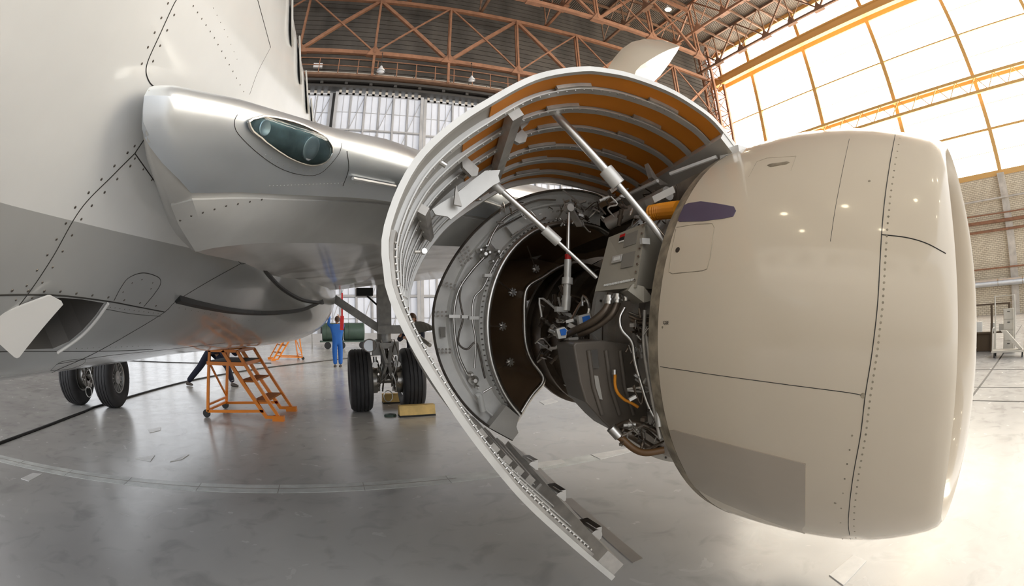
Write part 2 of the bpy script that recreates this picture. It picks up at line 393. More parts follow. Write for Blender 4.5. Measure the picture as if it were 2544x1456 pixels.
b.build('girts', K['wallup'], WB, kind='stuff')

# floor markings, joints and repair patches
def fquad(name, m, pts, z=0.003):
    q = MB(); q.prism([(p[0], p[1], 0.0) for p in pts], (0, 0, z)); return q.build(name, m, FLOOR)
for i in range(9):
    x0 = -4.9 + i * 0.86
    fquad('marking', K['mark'], [(x0, 4.36), (x0 + 0.85, 4.36), (x0 + 0.85, 4.60), (x0, 4.60)])
q = MB(); q.box((-5, 4.475, 0.003), (1.2, 4.487, 0.005)); q.build('joint', K['greystrip'], FLOOR)
q = MB(); q.box((8.3, -6, 0.0), (8.36, 41, 0.004)); q.build('joint', K['joint'], FLOOR)
for x in (9.6, 12.0):
    q = MB(); q.box((x, -6, 0.0), (x + 0.05, 41, 0.004)); q.build('joint', K['joint'], FLOOR)
for y in (1.4, 4.9, 8.4, 12.0):
    q = MB(); q.box((8.3, y, 0.0), (30, y + 0.05, 0.004)); q.build('joint', K['joint'], FLOOR)
def ppx(pts): return [at(x, y, 2, 0.0) for x, y in pts]
for quad in ([(336, 1140), (372, 1134), (385, 1132), (374, 1147)], [(422, 1148), (452, 1136), (470, 1130), (452, 1142)], [(52, 1190), (82, 1176), (105, 1178), (72, 1196)],
             [(1468, 1130), (1560, 1114), (1570, 1122), (1492, 1142)], [(1325, 1152), (1395, 1142), (1405, 1150), (1338, 1164)],
             [(1340, 998), (1370, 990), (1386, 998), (1352, 1006)], [(368, 1068), (400, 1062), (398, 1070), (372, 1076)],
             [(2060, 1430), (2120, 1380), (2152, 1395), (2095, 1456)]):
    fquad('patch', K['patch'], ppx(quad), 0.006)
fquad('floor_strip', K['greystrip'], ppx([(1396, 1241), (1420, 1238), (1597, 1388), (1572, 1399)]), 0.004)  # dark grey strips lying flat on the floor
fquad('floor_strip', K['greystrip'], ppx([(1285, 1122), (1300, 1122), (1380, 1200), (1352, 1202)]), 0.004)

# ---- far doors
def door_panel_mesh(w, h):
    q = MB(); e = 0.09
    q.box((0, 0, 0), (w, 0.05, h))
    q.box((0, -0.05, 0), (e, 0, h)); q.box((w - e, -0.05, 0), (w, 0, h)); q.box((e, -0.05, 0), (w - e, 0, e)); q.box((e, -0.05, h - e), (w - e, 0, h))
    q.box((e, -0.04, h * 0.48), (w - e, 0, h * 0.48 + 0.08)); q.box((w / 2 - 0.03, -0.03, e), (w / 2 + 0.03, 0, h - e))
    o = q.build('panel', K['doorp']); return o
leafs = [(-9.3, -0.75, 0.35), (-0.2, 8.2, 0.0), (8.6, 17.0, 0.35), (17.2, 25.8, 0.0), (26.2, 34.8, 0.35), (35.0, 43.6, 0.0), (-18.0, -9.6, 0.0), (-26.6, -18.2, 0.35)]
pm = None
for i, (xa, xb, dy) in enumerate(leafs):
    d = empty('door_%d' % (i + 1), ((xa + xb) / 2, Y1 + dy, 0), kind='structure')
    wx = (xb - xa); nc = 6; nr = 6; ch = 23.0 / nr; cw = 8.4 / nc
    if pm is None:
        pm = door_panel_mesh(cw - 0.08, ch - 0.1); pm_data = pm.data; bpy.data.objects.remove(pm)
    if i < 6:
        for r in range(nr):
            for c in range(nc):
                o = bpy.data.objects.new('panel', pm_data); link(o, d); o.location = (-wx / 2 + c * wx / nc + 0.04, 0, r * ch + 0.12)
    f = MB()
    for c in range(nc + 1):
        t = 0.28 if c in (0, nc) else (0.16 if c % 2 == 0 else 0.08)
        f.box((xa + c * wx / nc - t / 2, Y1 + dy - (0.25 if t > 0.1 else 0.08), 0), (xa + c * wx / nc + t / 2, Y1 + dy + 0.06, 23.2))
    for r in range(nr + 1):
        f.box((xa, Y1 + dy - 0.2, r * ch), (xb, Y1 + dy + 0.05, r * ch + 0.14))
    f.build('door_frame', K['doorf'], d)
    if i < 6:
        f = MB()
        for r in range(0, nr, 2):
            for c in (0, 2, 4):
                x = xa + c * wx / nc; x2 = xa + (c + 2) * wx / nc
                f.bar((x, Y1 + dy - 0.1, r * ch), (x2, Y1 + dy - 0.1, (r + 2) * ch), 0.07)
        f.build('brace', K['doorf'], d)
    f = MB()
    for c in range(13):
        x = xa + 0.3 + c * (wx - 0.6) / 12; f.box((x - 0.12, Y1 + dy - 0.2, 23.0), (x + 0.12, Y1 + dy + 0.05, 23.45))
    f.build('hanger', K['kick'], d, kind='stuff')
for k, (xa, xb) in enumerate(((-0.85, -0.1), (8.1, 8.7), (16.9, 17.3), (25.7, 26.3), (34.7, 35.1), (-9.7, -9.2))):
    q = MB(); q.box((xa, Y1 + 0.45, 0), (xb, Y1 + 0.55, 23.4)); tag(q.build('trim_%d' % (k + 2), K['dark']), kind='structure')  # dark sheets added behind the leaf gaps to shut out bright sky
# header rails
b = MB(); b.box((-27, Y1 - 0.7, 23.5), (45, Y1 + 0.6, 23.75)); b.box((-27, Y1 - 1.0, 24.0), (45, Y1 - 0.6, 24.25)); b.box((-27, Y1 - 0.2, 24.0), (45, Y1 + 0.6, 24.4))
for k in range(30):
    b.box((-26 + k * 2.4, Y1 - 0.9, 23.75), (-25.7 + k * 2.4, Y1 + 0.5, 24.0))
tag(b.build('trim_1', K['dark']), kind='structure')
gw = empty('gantry_walkway', (8, Y1 - 1, 24.4), 'rusty steel walkway with railing above the far white doors', 'walkway')
b = MB(); b.box((-27, Y1 - 1.5, 24.4), (45, Y1 + 0.4, 24.62)); b.build('deck', K['rustd'], gw)
for k in range(38):
    b = MB(); b.box((-27 + k * 1.9, Y1 - 0.4, 24.7), (-25.2 + k * 1.9, Y1 - 0.3, 25.35)); b.build('board', K['kick'], gw)
for k in range(38):
    b = MB(); b.box((-27.06 + k * 1.9, Y1 - 1.55, 24.6), (-26.98 + k * 1.9, Y1 - 1.47, 26.2)); b.build('post', K['rust'], gw)
for z in (25.4, 26.2):
    b = MB(); b.box((-27, Y1 - 1.56, z), (45, Y1 - 1.47, z + 0.07)); b.build('rail', K['rust'], gw)

# ---- window wall
cols = [41.0, 34.1, 24.7, 14.1, 3.05, -7.6, -18.2]
rows = [12.9, 17.2, 22.3, 27.6, 33.7, 39.3]
for i in range(len(cols) - 1):
    ya, yb = cols[i + 1], cols[i]
    w = empty('window_%d' % (i + 1), (50.1, (ya + yb) / 2, 12.8), kind='structure')
    for j in range(len(rows) - 1):
        q = MB(); q.box((50.25, ya + 0.05, rows[j] + 0.05), (50.28, yb - 0.05, rows[j + 1] - 0.05)); q.build('pane', K['pane'], w)
    q = MB(); q.bar((50.1, ya, 12.8), (50.1, ya, 39.4), 0.5, 0.5); q.build('mullion', K['ochre'], w)
    for j, z in enumerate(rows):
        t = {0: 0.5, 1: 0.22, 2: 0.42, 3: 0.14, 4: 1.0, 5: 0.7}[j]
        q = MB(); q.bar((50.05, ya, z), (50.05, yb, z), t, 0.3, up=(1, 0, 0)); q.build('rail', K['ochre'], w)
    q = MB()
    for j in range(len(rows) - 1):
        z = (rows[j] + rows[j + 1]) / 2; q.bar((50.15, ya, z), (50.15, yb, z), 0.05)
    q.build('glazing_bar', K['ochre'], w)
# lattice girder along the window wall
g = empty('wind_girder', (49, 8, 20.6), 'long lattice girder crossing the bright window wall', 'girder')
for z in (20.7, 22.3):
    q = MB(); q.bar((49.0, -22, z), (49.0, 38, z), 0.3); q.build('chord', K['ochre'], g)
for y in cols[1:]:
    q = MB(); q.bar((49.0, y, 22.3), (50.05, y, 22.3), 0.2); q.build('bracket', K['ochre'], g)
q = MB()
for k in range(22):
    y = -22 + k * 2.62; q.bar((49.0, y, 20.7), (49.0, y + 1.31, 22.3), 0.09); q.bar((49.0, y + 1.31, 22.3), (49.0, y + 2.62, 20.7), 0.09)
q.build('lacing', K['ochre'], g)
g = empty('crane_beam', (48.5, 8, 33.7), 'thick crane runway beam high across the window wall', 'beam')
q = MB(); q.box((48.2, -24, 33.2), (48.9, 41, 33.35)); q.box((48.5, -24, 33.3), (48.6, 41, 34.3)); q.box((48.2, -24, 34.25), (48.9, 41, 34.4)); q.build('beam', K['ochre'], g)
# lattice column in the corner
g = empty('lattice_column', (47.6, 39.6, 0), 'tall rusty lattice column in the corner beside the windows', 'column')
LC = [(46.6, 38.8), (48.8, 38.8), (48.8, 40.6), (46.6, 40.6)]
for (x, y) in LC:
    q = MB(); q.bar((x, y, 0), (x, y, 38.8), 0.34); q.build('leg', K['rust'], g)
for s4 in range(4):
    (xa, ya), (xb, yb) = LC[s4], LC[(s4 + 1) % 4]; q = MB()
    for k in range(15):
        z = k * 2.6; q.bar((xa, ya, z), (xb, yb, z + 2.6), 0.11); q.bar((xa, ya, z), (xb, yb, z), 0.11)
    q.build('lacing', K['rust'], g)

# ---- trusses
def truss(name, p0, p1, h, nb, wch, wd, m, label, group, double=True):
    """Pratt truss from p0 to p1 (bottom chord), height h, nb bays, every member a part"""
    p0 = Vector(p0); p1 = Vector(p1); mid = (p0 + p1) / 2
    t = empty(name, mid, label, 'roof truss', group)
    u = Vector((0, 0, h)); d = (p1 - p0) / nb; side = d.normalized().cross(Vector((0, 0, 1))) * 0.22
    for nm, o in (('bottom_chord', Vector()), ('top_chord', u)):
        q = MB(); q.bar(p0 + o, p1 + o, wch); q.build(nm, m, t)
    for k in range(nb + 1):
        q = MB(); a = p0 + d * k
        for sd in ((-1, 1) if double else (0,)): q.bar(a + side * sd, a + side * sd + u, wd * 0.6)
        q.bar(a + Vector((0, 0, -0.5)), a + Vector((0, 0, 0.7)), wd * 2.4, wd * 0.5) if False else None
        q.build('post', m, t)
    for k in range(nb):
        q = MB(); a = p0 + d * k; c = a + d
        if k % 2 == 0: q.bar(a + u, c, wd)
        else: q.bar(a, c + u, wd)
        q.build('diagonal', m, t)
        q = MB()
        if k % 2 == 0: q.bar(a + side, c + u + side, wd * 0.45)
        else: q.bar(a + u + side, c + side, wd * 0.45)
        q.build('tie_rod', m, t)
        q = MB(); q.prism([c + Vector((0, 0, -0.3)) - d.normalized() * 0.8 - side * 1.3, c + Vector((0, 0, -0.3)) + d.normalized() * 0.8 - side * 1.3, c + Vector((0, 0, 0.9)) - side * 1.3], side * 2.6); q.build('gusset', m, t)
    return t
truss('roof_truss', (-12.0, 40.0, 27.0), (47.6, 40.0, 27.0), 6.9, 8, 0.42, 0.34, K['rust'], 'red oxide roof truss standing right over the walkway and far doors', 'cross trusses of the hangar roof')
truss('roof_truss', (-12.0, 33.0, 31.4), (38.0, 33.0, 31.4), 7.0, 7, 0.40, 0.30, K['rust'], 'red oxide roof truss next in front of the one over the walkway', 'cross trusses of the hangar roof')
truss('roof_truss', (-12.0, 25.0, 35.6), (38.0, 25.0, 35.6), 3.6, 8, 0.40, 0.28, K['rust'], 'red oxide cross truss nearest the camera, high behind the open cowl', 'cross trusses of the hangar roof')
for i, x in enumerate((6.0, 14.0, 22.0, 30.0, 38.0, 46.0)):
    truss('longitudinal_truss', (x, 41.0, 35.0), (x, 5.0, 35.0), 4.3, 8, 0.28, 0.2, K['rustd'] if i % 2 else K['rust'],
          'longitudinal roof truss under the corrugated deck, %s from the window wall' % ['sixth', 'fifth', 'fourth', 'third', 'second', 'first'][i], 'longitudinal trusses of the hangar roof', False)
pl = empty('purlins', (0, 8, 39), 'thin steel purlins running across under the corrugated roof', 'purlin')
pl['kind'] = 'structure'
for k in range(14):
    q = MB(); q.bar((-20, 4 + k * 2.9, 39.2), (50, 4 + k * 2.9, 39.2), 0.2, 0.35); q.build('purlin', K['rustd'], pl)
# hangers from truss to walkway
for x in (2.9, 10.35, 17.8, -4.55):
    q = MB(); q.bar((x, 39.88, 27), (x, 39.88, 24.4), 0.24); tag(q.build('suspension_rod', K['rust']), 'rusty hanger tying the %s truss post down to the walkway' % {2.9: 'third', 10.35: 'fourth', 17.8: 'fifth', -4.55: 'second'}[x], 'steel rod')
# lamps
def lamp(loc, r, lit, label, group=None):
    x, y, z = loc; t = empty('pendant_lamp', loc, label, 'lamp', group)
    q = MB(); q.lathe((x, y, z), (0, 0, 1), [(0.0, r), (r * 0.5, r * 0.85), (r * 1.1, r * 0.35), (r * 1.5, r * 0.25), (r * 1.5, 0.001)], 20); q.build('lamp_shade', K['lampw'], t, smooth=40)
    q = MB(); q.lathe((x, y, z + 0.02), (0, 0, 1), [(-r * 0.35, 0.001), (-r * 0.25, r * 0.5), (0, r * 0.8), (r * 0.05, 0.001)], 16); q.build('bulb', K['lampm'] if lit else K['lampw'], t, smooth=60)
    q = MB(); q.cyl((x, y, z + r * 1.4), (x, y, 39.5 if y < 39 else 26.95), 0.03, 6); q.build('cord', K['dark'], t)
    if y > 39: q = MB(); q.bar((x, y, 26.95), (x, 39.9, 26.95), 0.06); q.build('arm', K['dark'], t)
lamp(aty(946, 178, 39.5), 0.42, False, 'white dome lamp over the walkway nearer the fuselage')
lamp(aty(1172, 200, 39.5), 0.36, False, 'white dome lamp over the walkway nearer the open cowl')
lamp(aty(1660, 24, 33.0), 0.42, True, 'lit pendant lamp up in the roof trusses above the cowl')
nm = 0
for (x, y) in ((4, -16), (-4, -14), (10, -12), (6, -8), (-3, -6), (-14, -4), (-8, 2), (-16, 8), (-10, 10)):
    nm += 1
    lamp((x, y, 26.0), 0.5, True, 'lit high-bay lamp above the aircraft, %s counting from the hangar mouth' % ['', 'first', 'second', 'third', 'fourth', 'fifth', 'sixth', 'seventh', 'eighth', 'ninth'][nm], 'high-bay lamps')
q = MB(); p = aty(790, 163, 41.0); q.box((p.x - 0.45, p.y - 0.1, p.z - 0.25), (p.x + 0.45, p.y + 0.2, p.z + 0.25)); tag(q.build('junction_box', K['lampw']), 'small white box on the wall above the walkway next to the fuselage', 'box')

# ================================================================== AIRLINER
A = empty('airliner', (-2.1, 8.6, 0), 'white twin-jet airliner, grey belly, engine cowls open, parked on the hangar floor', 'airplane')
CX, CZ, RR = -2.1, 3.06, 1.79
CXT = [(-10, -0.30), (1, -0.15), (1.6, -0.11), (2.5, -0.03), (3.5, 0.07), (5, 0.2), (8, 0.33), (13, 0.4), (24, 0.5)]
def CXf(y): return CX + interp(CXT, y)
def hull(y, ph):
    s = sst(4.4, 8.2, y) * (1 - sst(9.2, 13.0, y))
    c, sn = math.cos(ph), math.sin(ph)
    blend = sst(0.15, -0.35, sn)
    nn = 2 + 2.0 * s * blend
    a = RR + 0.18 * s * blend; bb = RR + 0.02 * s
    tail = sst(14, 24, y)
    k = 1 - 0.25 * tail
    x = math.copysign(abs(c) ** (2 / nn), c) * a * k; z = math.copysign(abs(sn) ** (2 / nn), sn) * bb * k
    return Vector((CXf(y) + x, y, CZ + z + 0.35 * tail))
N = 144; rowsH = []
ys = [-10 + i * 0.2 for i in range(171)]
for y in ys: rowsH.append([hull(y, 2 * PI * k / N) for k in range(N)])
h = MB(); h.grid(rowsH, closed_u=True)
nb0 = 0; h.add([], [])
h.f.append(tuple(range(N - 1, -1, -1))); h.mi.append(0)
h.f.append(tuple((len(ys) - 1) * N + k for k in range(N))); h.mi.append(0)
K['inlet'] = mat('inlet_duct_grey', (0.11, 0.105, 0.10), 0.5)
HULL = h.build('fuselage', [K['fus'], K['inlet']], A, smooth=40)
bmh = bmesh.new(); bmh.from_mesh(HULL.data); BV = BVHTree.FromBMesh(bmh); bmh.free()

def hit(bv, px, py):
    r = bv.ray_cast(CAM, ray(px, py)); return (r[0], r[1]) if r[0] is not None else (None, None)
def trace(bv, pts, off=0.002, step=10):
    out = []
    for (a, c) in zip(pts, pts[1:]):
        n = max(1, int(math.hypot(c[0] - a[0], c[1] - a[1]) / step))
        for k in range(n): out.append((a[0] + (c[0] - a[0]) * k / n, a[1] + (c[1] - a[1]) * k / n))
    out.append(pts[-1]); res = []
    for p in out:
        l, nrm = hit(bv, *p)
        if l is None: continue
        if nrm.dot(ray(*p)) > 0: nrm = -nrm
        res.append(l + nrm * off)
    return res
def smooth_px(pts, n=None):
    s = spline([(x, y, 0) for x, y in pts], n or max(6, int(len(pts) * 6))); return [(v.x, v.y) for v in s]
def seam(bv, pts, r, parent, m=None, name='panel_seam', curved=True, off=0.0):
    pp = smooth_px(pts) if curved and len(pts) > 2 else pts
    path = trace(bv, pp, off)
    # drop jumps
    seg = []
    q = MB()
    for p in path:
        if seg and (p - seg[-1]).length > 0.6:
            if len(seg) > 1: q.tube(seg, r, 5)
            seg = []
        seg.append(p)
    if len(seg) > 1: q.tube(seg, r, 5)
    if not q.v: return None
    return q.build(name, m or K['seam'], parent)
def discs(q, bv, pts, r, off=0.001, n=8, mi=0):
    for p in pts:
        l, nrm = hit(bv, *p)
        if l is None: continue
        if nrm.dot(ray(*p)) > 0: nrm = -nrm
        u = nrm.orthogonal().normalized(); w = nrm.cross(u); c = l + nrm * off
        vs = [l + u * (r * math.cos(2 * PI * k / n)) + w * (r * math.sin(2 * PI * k / n)) for k in range(n)] + [c + nrm * r * 0.15 + u * (r * .8 * math.cos(2 * PI * k / n)) + w * (r * .8 * math.sin(2 * PI * k / n)) for k in range(n)]
        fs = [(k, (k + 1) % n, n + (k + 1) % n, n + k) for k in range(n)] + [tuple(range(n, 2 * n))]
        q.add(vs, fs, mi)
def along(pts, step, off=0.0, start=0.0):
    """points spaced along a pixel polyline, pushed sideways by off pixels"""
    out = []; acc = start
    for a, c in zip(pts, pts[1:]):
        L = math.hypot(c[0] - a[0], c[1] - a[1])
        if L < 1e-6: continue
        ux, uy = (c[0] - a[0]) / L, (c[1] - a[1]) / L
        while acc < L: out.append((a[0] + ux * acc - uy * off, a[1] + uy * acc + ux * off)); acc += step
        acc -= L
    return out
def patch(bv, poly, off, thick, m, name, parent, extra=None, dens=0):
    """flat-ish plate lying on a surface: outline given as seen, built at its real place"""
    c = (sum(p[0] for p in poly) / len(poly), sum(p[1] for p in poly) / len(poly))
    def pull(p):
        for k in range(12):
            f = 1 - 0.02 * k; u = (c[0] + (p[0] - c[0]) * f, c[1] + (p[1] - c[1]) * f)
            if hit(bv, *u)[0] is not None: return u
        return p
    poly = [pull(p) for p in poly]
    rings = []
    for s in (1.0, 0.92, 0.84, 0.76, 0.68, 0.6, 0.5, 0.4, 0.3, 0.2, 0.1):
        rg = []
        for p in poly:
            l, nrm = hit(bv, c[0] + (p[0] - c[0]) * s, c[1] + (p[1] - c[1]) * s)
            if l is None: return None
            if nrm.dot(ray(*p)) > 0: nrm = -nrm
            rg.append((l, nrm))
        rings.append(rg)
    q = MB(); q.grid([[l + n * (off - thick) for l, n in rings[0]]] + [[l + n * off for l, n in rg] for rg in rings], closed_u=True)
    l, nrm = hit(bv, *c)
    if nrm.dot(ray(*c)) > 0: nrm = -nrm
    base = len(q.v) - len(poly); q.v.append(tuple(l + nrm * off)); ci = len(q.v) - 1
    for k in range(len(poly)): q.f.append((base + k, base + (k + 1) % len(poly), ci)); q.mi.append(0)
    return q.build(name, m, parent, smooth=35)
def dens_poly(poly, step=12):
    out = []
    for a, c in zip(poly, poly[1:] + poly[:1]):
        n = max(1, int(math.hypot(c[0] - a[0], c[1] - a[1]) / step))
        for k in range(n): out.append((a[0] + (c[0] - a[0]) * k / n, a[1] + (c[1] - a[1]) * k / n))
    return out

# seams on the hull
R1 = 0.0022
seam(BV, [(445, -10), (430, 14), (395, 90), (368, 150), (363, 180), (372, 205), (386, 218)], R1, HULL)
seam(BV, [(335, 381), (280, 436), (200, 520), (130, 640), (66, 735), (0, 815), (-20, 838)], R1 * 1.2, HULL)
seam(BV, [(386, 218), (388, 250), (372, 320), (335, 381)], R1 * 1.3, HULL)
seam(BV, [(335, 381), (380, 445), (445, 520)], R1, HULL, curved=False)
seam(BV, [(530, 597), (600, 656), (628, 652), (645, 641)], R1, HULL, curved=False)
seam(BV, [(598, 655), (520, 698), (438, 748), (408, 776), (330, 824), (230, 880), (130, 925), (60, 965)], R1, HULL)
seam(BV, [(283, 747), (300, 715), (320, 690), (355, 678), (392, 688), (399, 704), (385, 728), (357, 762)], R1, HULL)
seam(BV, [(-10, 733), (60, 732), (150, 734), (265, 748), (340, 762), (408, 775)], R1 * 1.6, HULL)
seam(BV, [(-10, 874), (60, 873), (140, 873), (290, 872), (380, 868)], R1, HULL)
seam(BV, [(640, 0), (655, 55), (672, 118)], R1, HULL)
seam(BV, [(672, 118), (640, 180), (620, 235)], R1 * 0.5, HULL)
seam(BV, [(262, 768), (330, 780), (398, 786)], R1 * 0.7, HULL)
seam(BV, [(140, 905), (260, 885), (420, 868), (560, 852)], R1 * 0.7, HULL)
seam(BV, [(126, 920), (150, 900), (190, 893), (213, 893), (205, 905), (170, 917), (126, 921)], R1 * 0.6, HULL)
rv = MB()
discs(rv, BV, along([(430, 14), (368, 150), (363, 180)], 40, 14) + along([(430, 14), (368, 150), (363, 180)], 42, -12, 20), 0.0045)
discs(rv, BV, along([(335, 381), (280, 436), (200, 520), (130, 640), (66, 735), (0, 815)], 46, 14, 12) + along([(335, 381), (280, 436), (200, 520), (130, 640), (66, 735), (0, 815)], 46, -14, 30), 0.0055)
discs(rv, BV, along([(386, 218), (388, 250), (372, 320), (335, 381)], 50, 10, 10), 0.005)
discs(rv, BV, along([(335, 381), (445, 520)], 34, 8, 10), 0.0045)
discs(rv, BV, along([(30, 722), (150, 724), (265, 738), (400, 762)], 40), 0.007)
discs(rv, BV, along([(262, 762), (400, 780)], 12), 0.003)
discs(rv, BV, along([(300, 720), (330, 690), (355, 686), (390, 698), (380, 728)], 32, 8), 0.0045)
discs(rv, BV, along([(480, 15), (530, 90), (580, 180), (612, 240)], 19, 0), 0.0035)
discs(rv, BV, along([(530, 20), (565, 90), (590, 150)], 20, 0), 0.002)
discs(rv, BV, along([(190, 866), (400, 858)], 14), 0.003)
discs(rv, BV, along([(445, 765), (600, 795), (720, 800)], 16), 0.004)
rv.build('rivets', K['dsteel'], HULL, kind='stuff')

# ram-air inlet: recess cut into the hull, with its door standing open
inlet_px = [(118, 742), (150, 740), (205, 744), (258, 753), (236, 785), (205, 820), (172, 848), (132, 866), (60, 868), (20, 866), (60, 820), (96, 780)]
ip = [hit(BV, *p) for p in dens_poly(inlet_px, 25)]
nav = Vector()
for l, n in ip: nav += (n if n.dot(l - CAM) < 0 else -n)
nav.normalize()
cut = MB(); cut.prism([l + nav * 0.06 for l, n in ip], -nav * 0.34)
cutter = cut.build('cutter', K['inlet'])
md = HULL.modifiers.new('b', 'BOOLEAN'); md.operation = 'DIFFERENCE'; md.object = cutter; md.solver = 'EXACT'
HULL.location = -Vector(WLOC['airliner'])
bpy.context.view_layer.update()
dg = bpy.context.evaluated_depsgraph_get(); nm_ = bpy.data.meshes.new_from_object(HULL.evaluated_get(dg))
HULL.modifiers.clear(); HULL.data = nm_; bpy.data.objects.remove(cutter)
q = MB(); r1, r2 = [hit(BV, *p)[0] - nav * 0.10 for p in ((205, 748), (120, 830))], [hit(BV, *p)[0] - nav * 0.26 for p in ((238, 770), (158, 850))]
q.prism([r1[0], r1[1], r2[1], r2[0]], nav * 0.01); q.build('inlet_vane', K['bay'], HULL)
q = MB()
ctr = [hit(BV, *p)[0] + nav * 0.012 for p in ((266, 748), (236, 790), (205, 824), (172, 850), (140, 871))]
q.tube(spline(ctr, 16), 0.008, 6); q.build('inlet_lip', K['white'], HULL)
q = MB()
l0, n0 = hit(BV, 60, 800); n0 = n0 if n0.dot(l0 - CAM) < 0 else -n0
pn = (n0 + (CAM - l0).normalized() * 0.6).normalized(); pc = l0 + n0 * 0.07
def onpl(px, py):
    d = ray(px, py); return CAM + d * ((pc - CAM).dot(pn) / d.dot(pn))
dp = [(-40, 800), (-20, 790), (120, 736), (126, 736), (154, 751), (157, 757), (48, 888), (42, 890), (36, 888), (-30, 828)]
q.prism([onpl(*p) for p in dp], pn * -0.008); q.build('inlet_door', K['white'], HULL)

# black seals of the belly fairing
seam(BV, [(440, 742), (500, 757), (580, 772), (660, 777), (740, 771), (775, 760), (800, 748)], 0.028, HULL, K['black'], 'seal')

# cabin windows
for k in range(-12, 30):
    y = 2.46 + 0.508 * k; z = 3.40; t = math.asin((z - CZ) / RR); nrm = Vector((math.cos(t), 0, math.sin(t))); up = Vector((-math.sin(t), 0, math.cos(t)))
    c = Vector((CXf(y), y, CZ)) + nrm * (RR + 0.004)
    q = MB(); el = []
    for j in range(24):
        a = 2 * PI * j / 24; e = 0.75
        el.append(c + Vector((0, math.copysign(abs(math.cos(a)) ** e, math.cos(a)) * 0.125, 0)) + up * (math.copysign(abs(math.sin(a)) ** e, math.sin(a)) * 0.18))
    q.prism(el, nrm * 0.004); w = q.build('cabin_window', K['dglass'], A)
    q = MB(); q.tube([p + nrm * 0.004 for p in el], 0.007, 5, closed=True); q.build('window_frame', K['bay'], w)

# ---- wing
LEy = [(-1.6, 3.2), (-0.9, 2.2), (-0.70, 1.62), (-0.63, 1.28), (-0.58, 1.16), (-0.52, 1.19), (-0.36, 1.42), (0.0, 1.93), (0.42, 2.38), (1.24, 3.15), (2.5, 3.95), (6, 5.9), (14, 10.4)]
LEz = [(-1.6, 2.06), (-0.9, 2.15), (-0.62, 2.20), (-0.52, 2.215), (-0.36, 2.27), (0.0, 2.35), (0.42, 2.42), (1.24, 2.52), (2.5, 2.66), (6, 3.0), (14, 3.9)]
TEy = [(-1.6, 9.8), (2.6, 9.9), (14, 14.0)]
UP = [(1.0, 0.02), (0.75, 0.30), (0.5, 0.50), (0.3, 0.52), (0.15, 0.42), (0.08, 0.33), (0.05, 0.26), (0.03, 0.2), (0.015, 0.14), (0.005, 0.085), (0.001, 0.04)]
LO = [(0.0, 0.0), (0.004, -0.05), (0.012, -0.08), (0.03, -0.105), (0.045, -0.13), (0.06, -0.165), (0.08, -0.21), (0.11, -0.24), (0.16, -0.245), (0.24, -0.25), (0.4, -0.28), (0.65, -0.29), (0.8, -0.18), (1.0, 0.0)]
LOROOT = [(0.0, -0.001), (0.004, -0.06), (0.012, -0.11), (0.03, -0.165), (0.045, -0.19), (0.06, -0.205), (0.08, -0.22), (0.11, -0.22), (0.16, -0.21), (0.24, -0.195), (0.4, -0.20), (0.65, -0.21), (0.8, -0.12), (1.0, -0.001)]
def dzm(x, f, dz):
    if dz >= 0: return dz * interp([(-0.9, 0.55), (-0.45, 0.60), (0.3, 1.0), (14, 0.55)], x)
    w = 1 - sst(-0.5, 0.3, x); r = interp(LOROOT, f) / min(interp(LO, f), -0.001)
    return dz * (1 + (min(r, 1.6) - 1) * w) * interp([(0.3, 1.0), (14, 0.55)], x)
def wsec(x, tab): 
    y0 = interp(LEy, x); c = interp(TEy, x) - y0
    zs = interp([(-0.9, 0.55), (-0.45, 0.60), (0.3, 1.0), (14, 0.55)], x); z0 = interp(LEz, x)
    return [Vector((x, y0 + f * c, z0 + dzm(x, f, dz))) for f, dz in tab]
xs = [-1.6, -1.2, -0.9, -0.7, -0.62, -0.58, -0.52, -0.45, -0.36, -0.24, -0.12, 0.0, 0.14, 0.28, 0.42, 0.6, 0.8, 1.0, 1.24, 1.6, 2.0, 2.5, 3.5, 4.5, 6, 8, 10, 12, 14]
sm = {x: wsec(x, UP + LO) for x in xs}
q = MB(); q.grid([sm[x] for x in xs]); q.f.append(tuple(range(len(UP + LO)))); q.mi.append(0); e0 = (len(xs) - 1) * len(UP + LO); q.f.append(tuple(e0 + i for i in range(len(UP + LO)))); q.mi.append(0)
WING = q.build('wing', K['wing'], A, smooth=50)
def wpatch(xa, xb, tab, off, name, m, parent, nx=24, thick=0.0, skew=0.0):
    rows_ = []
    xx = [xa + (xb - xa) * i / nx for i in range(nx + 1)]
    for x in xx:
        r = []
        for f, dz in tab:
            sh = 0.09 * min(1, max(0, (f - 0.004) / 0.03)) * max(0, 1 - (x - xa) / 0.4) if (name == 'leading_edge' and dz < 0) else 0
            r.append(wsec(x + sh, [(f, dz)])[0])
        rows_.append(r)
    # outward offset by numeric normal
    out = []
    for i, r in enumerate(rows_):
        rr_ = []
        for j, p in enumerate(r):
            du = rows_[min(i + 1, nx)][j] - rows_[max(i - 1, 0)][j]; dv = r[min(j + 1, len(r) - 1)] - r[max(j - 1, 0)]
            n = du.cross(dv).normalized()
            ref = Vector((0, -1, -0.3)) if tab is not None else n
            if n.dot(p - Vector((p.x, p.y + 1.2, p.z + 0.15))) < 0: n = -n
            rr_.append((p, n))
        out.append(rr_)
    q = MB(); top = [[p + n * off for p, n in r] for r in out]; q.grid(top)
    bot = [[p - n * 0.01 for p, n in r] for r in out]
    for line_t, line_b in ((top[0], bot[0]), (top[-1], bot[-1]), ([r[0] for r in top], [r[0] for r in bot]), ([r[-1] for r in top], [r[-1] for r in bot])): q.grid([line_t, line_b])
    return q.build(name, m, parent, smooth=30)
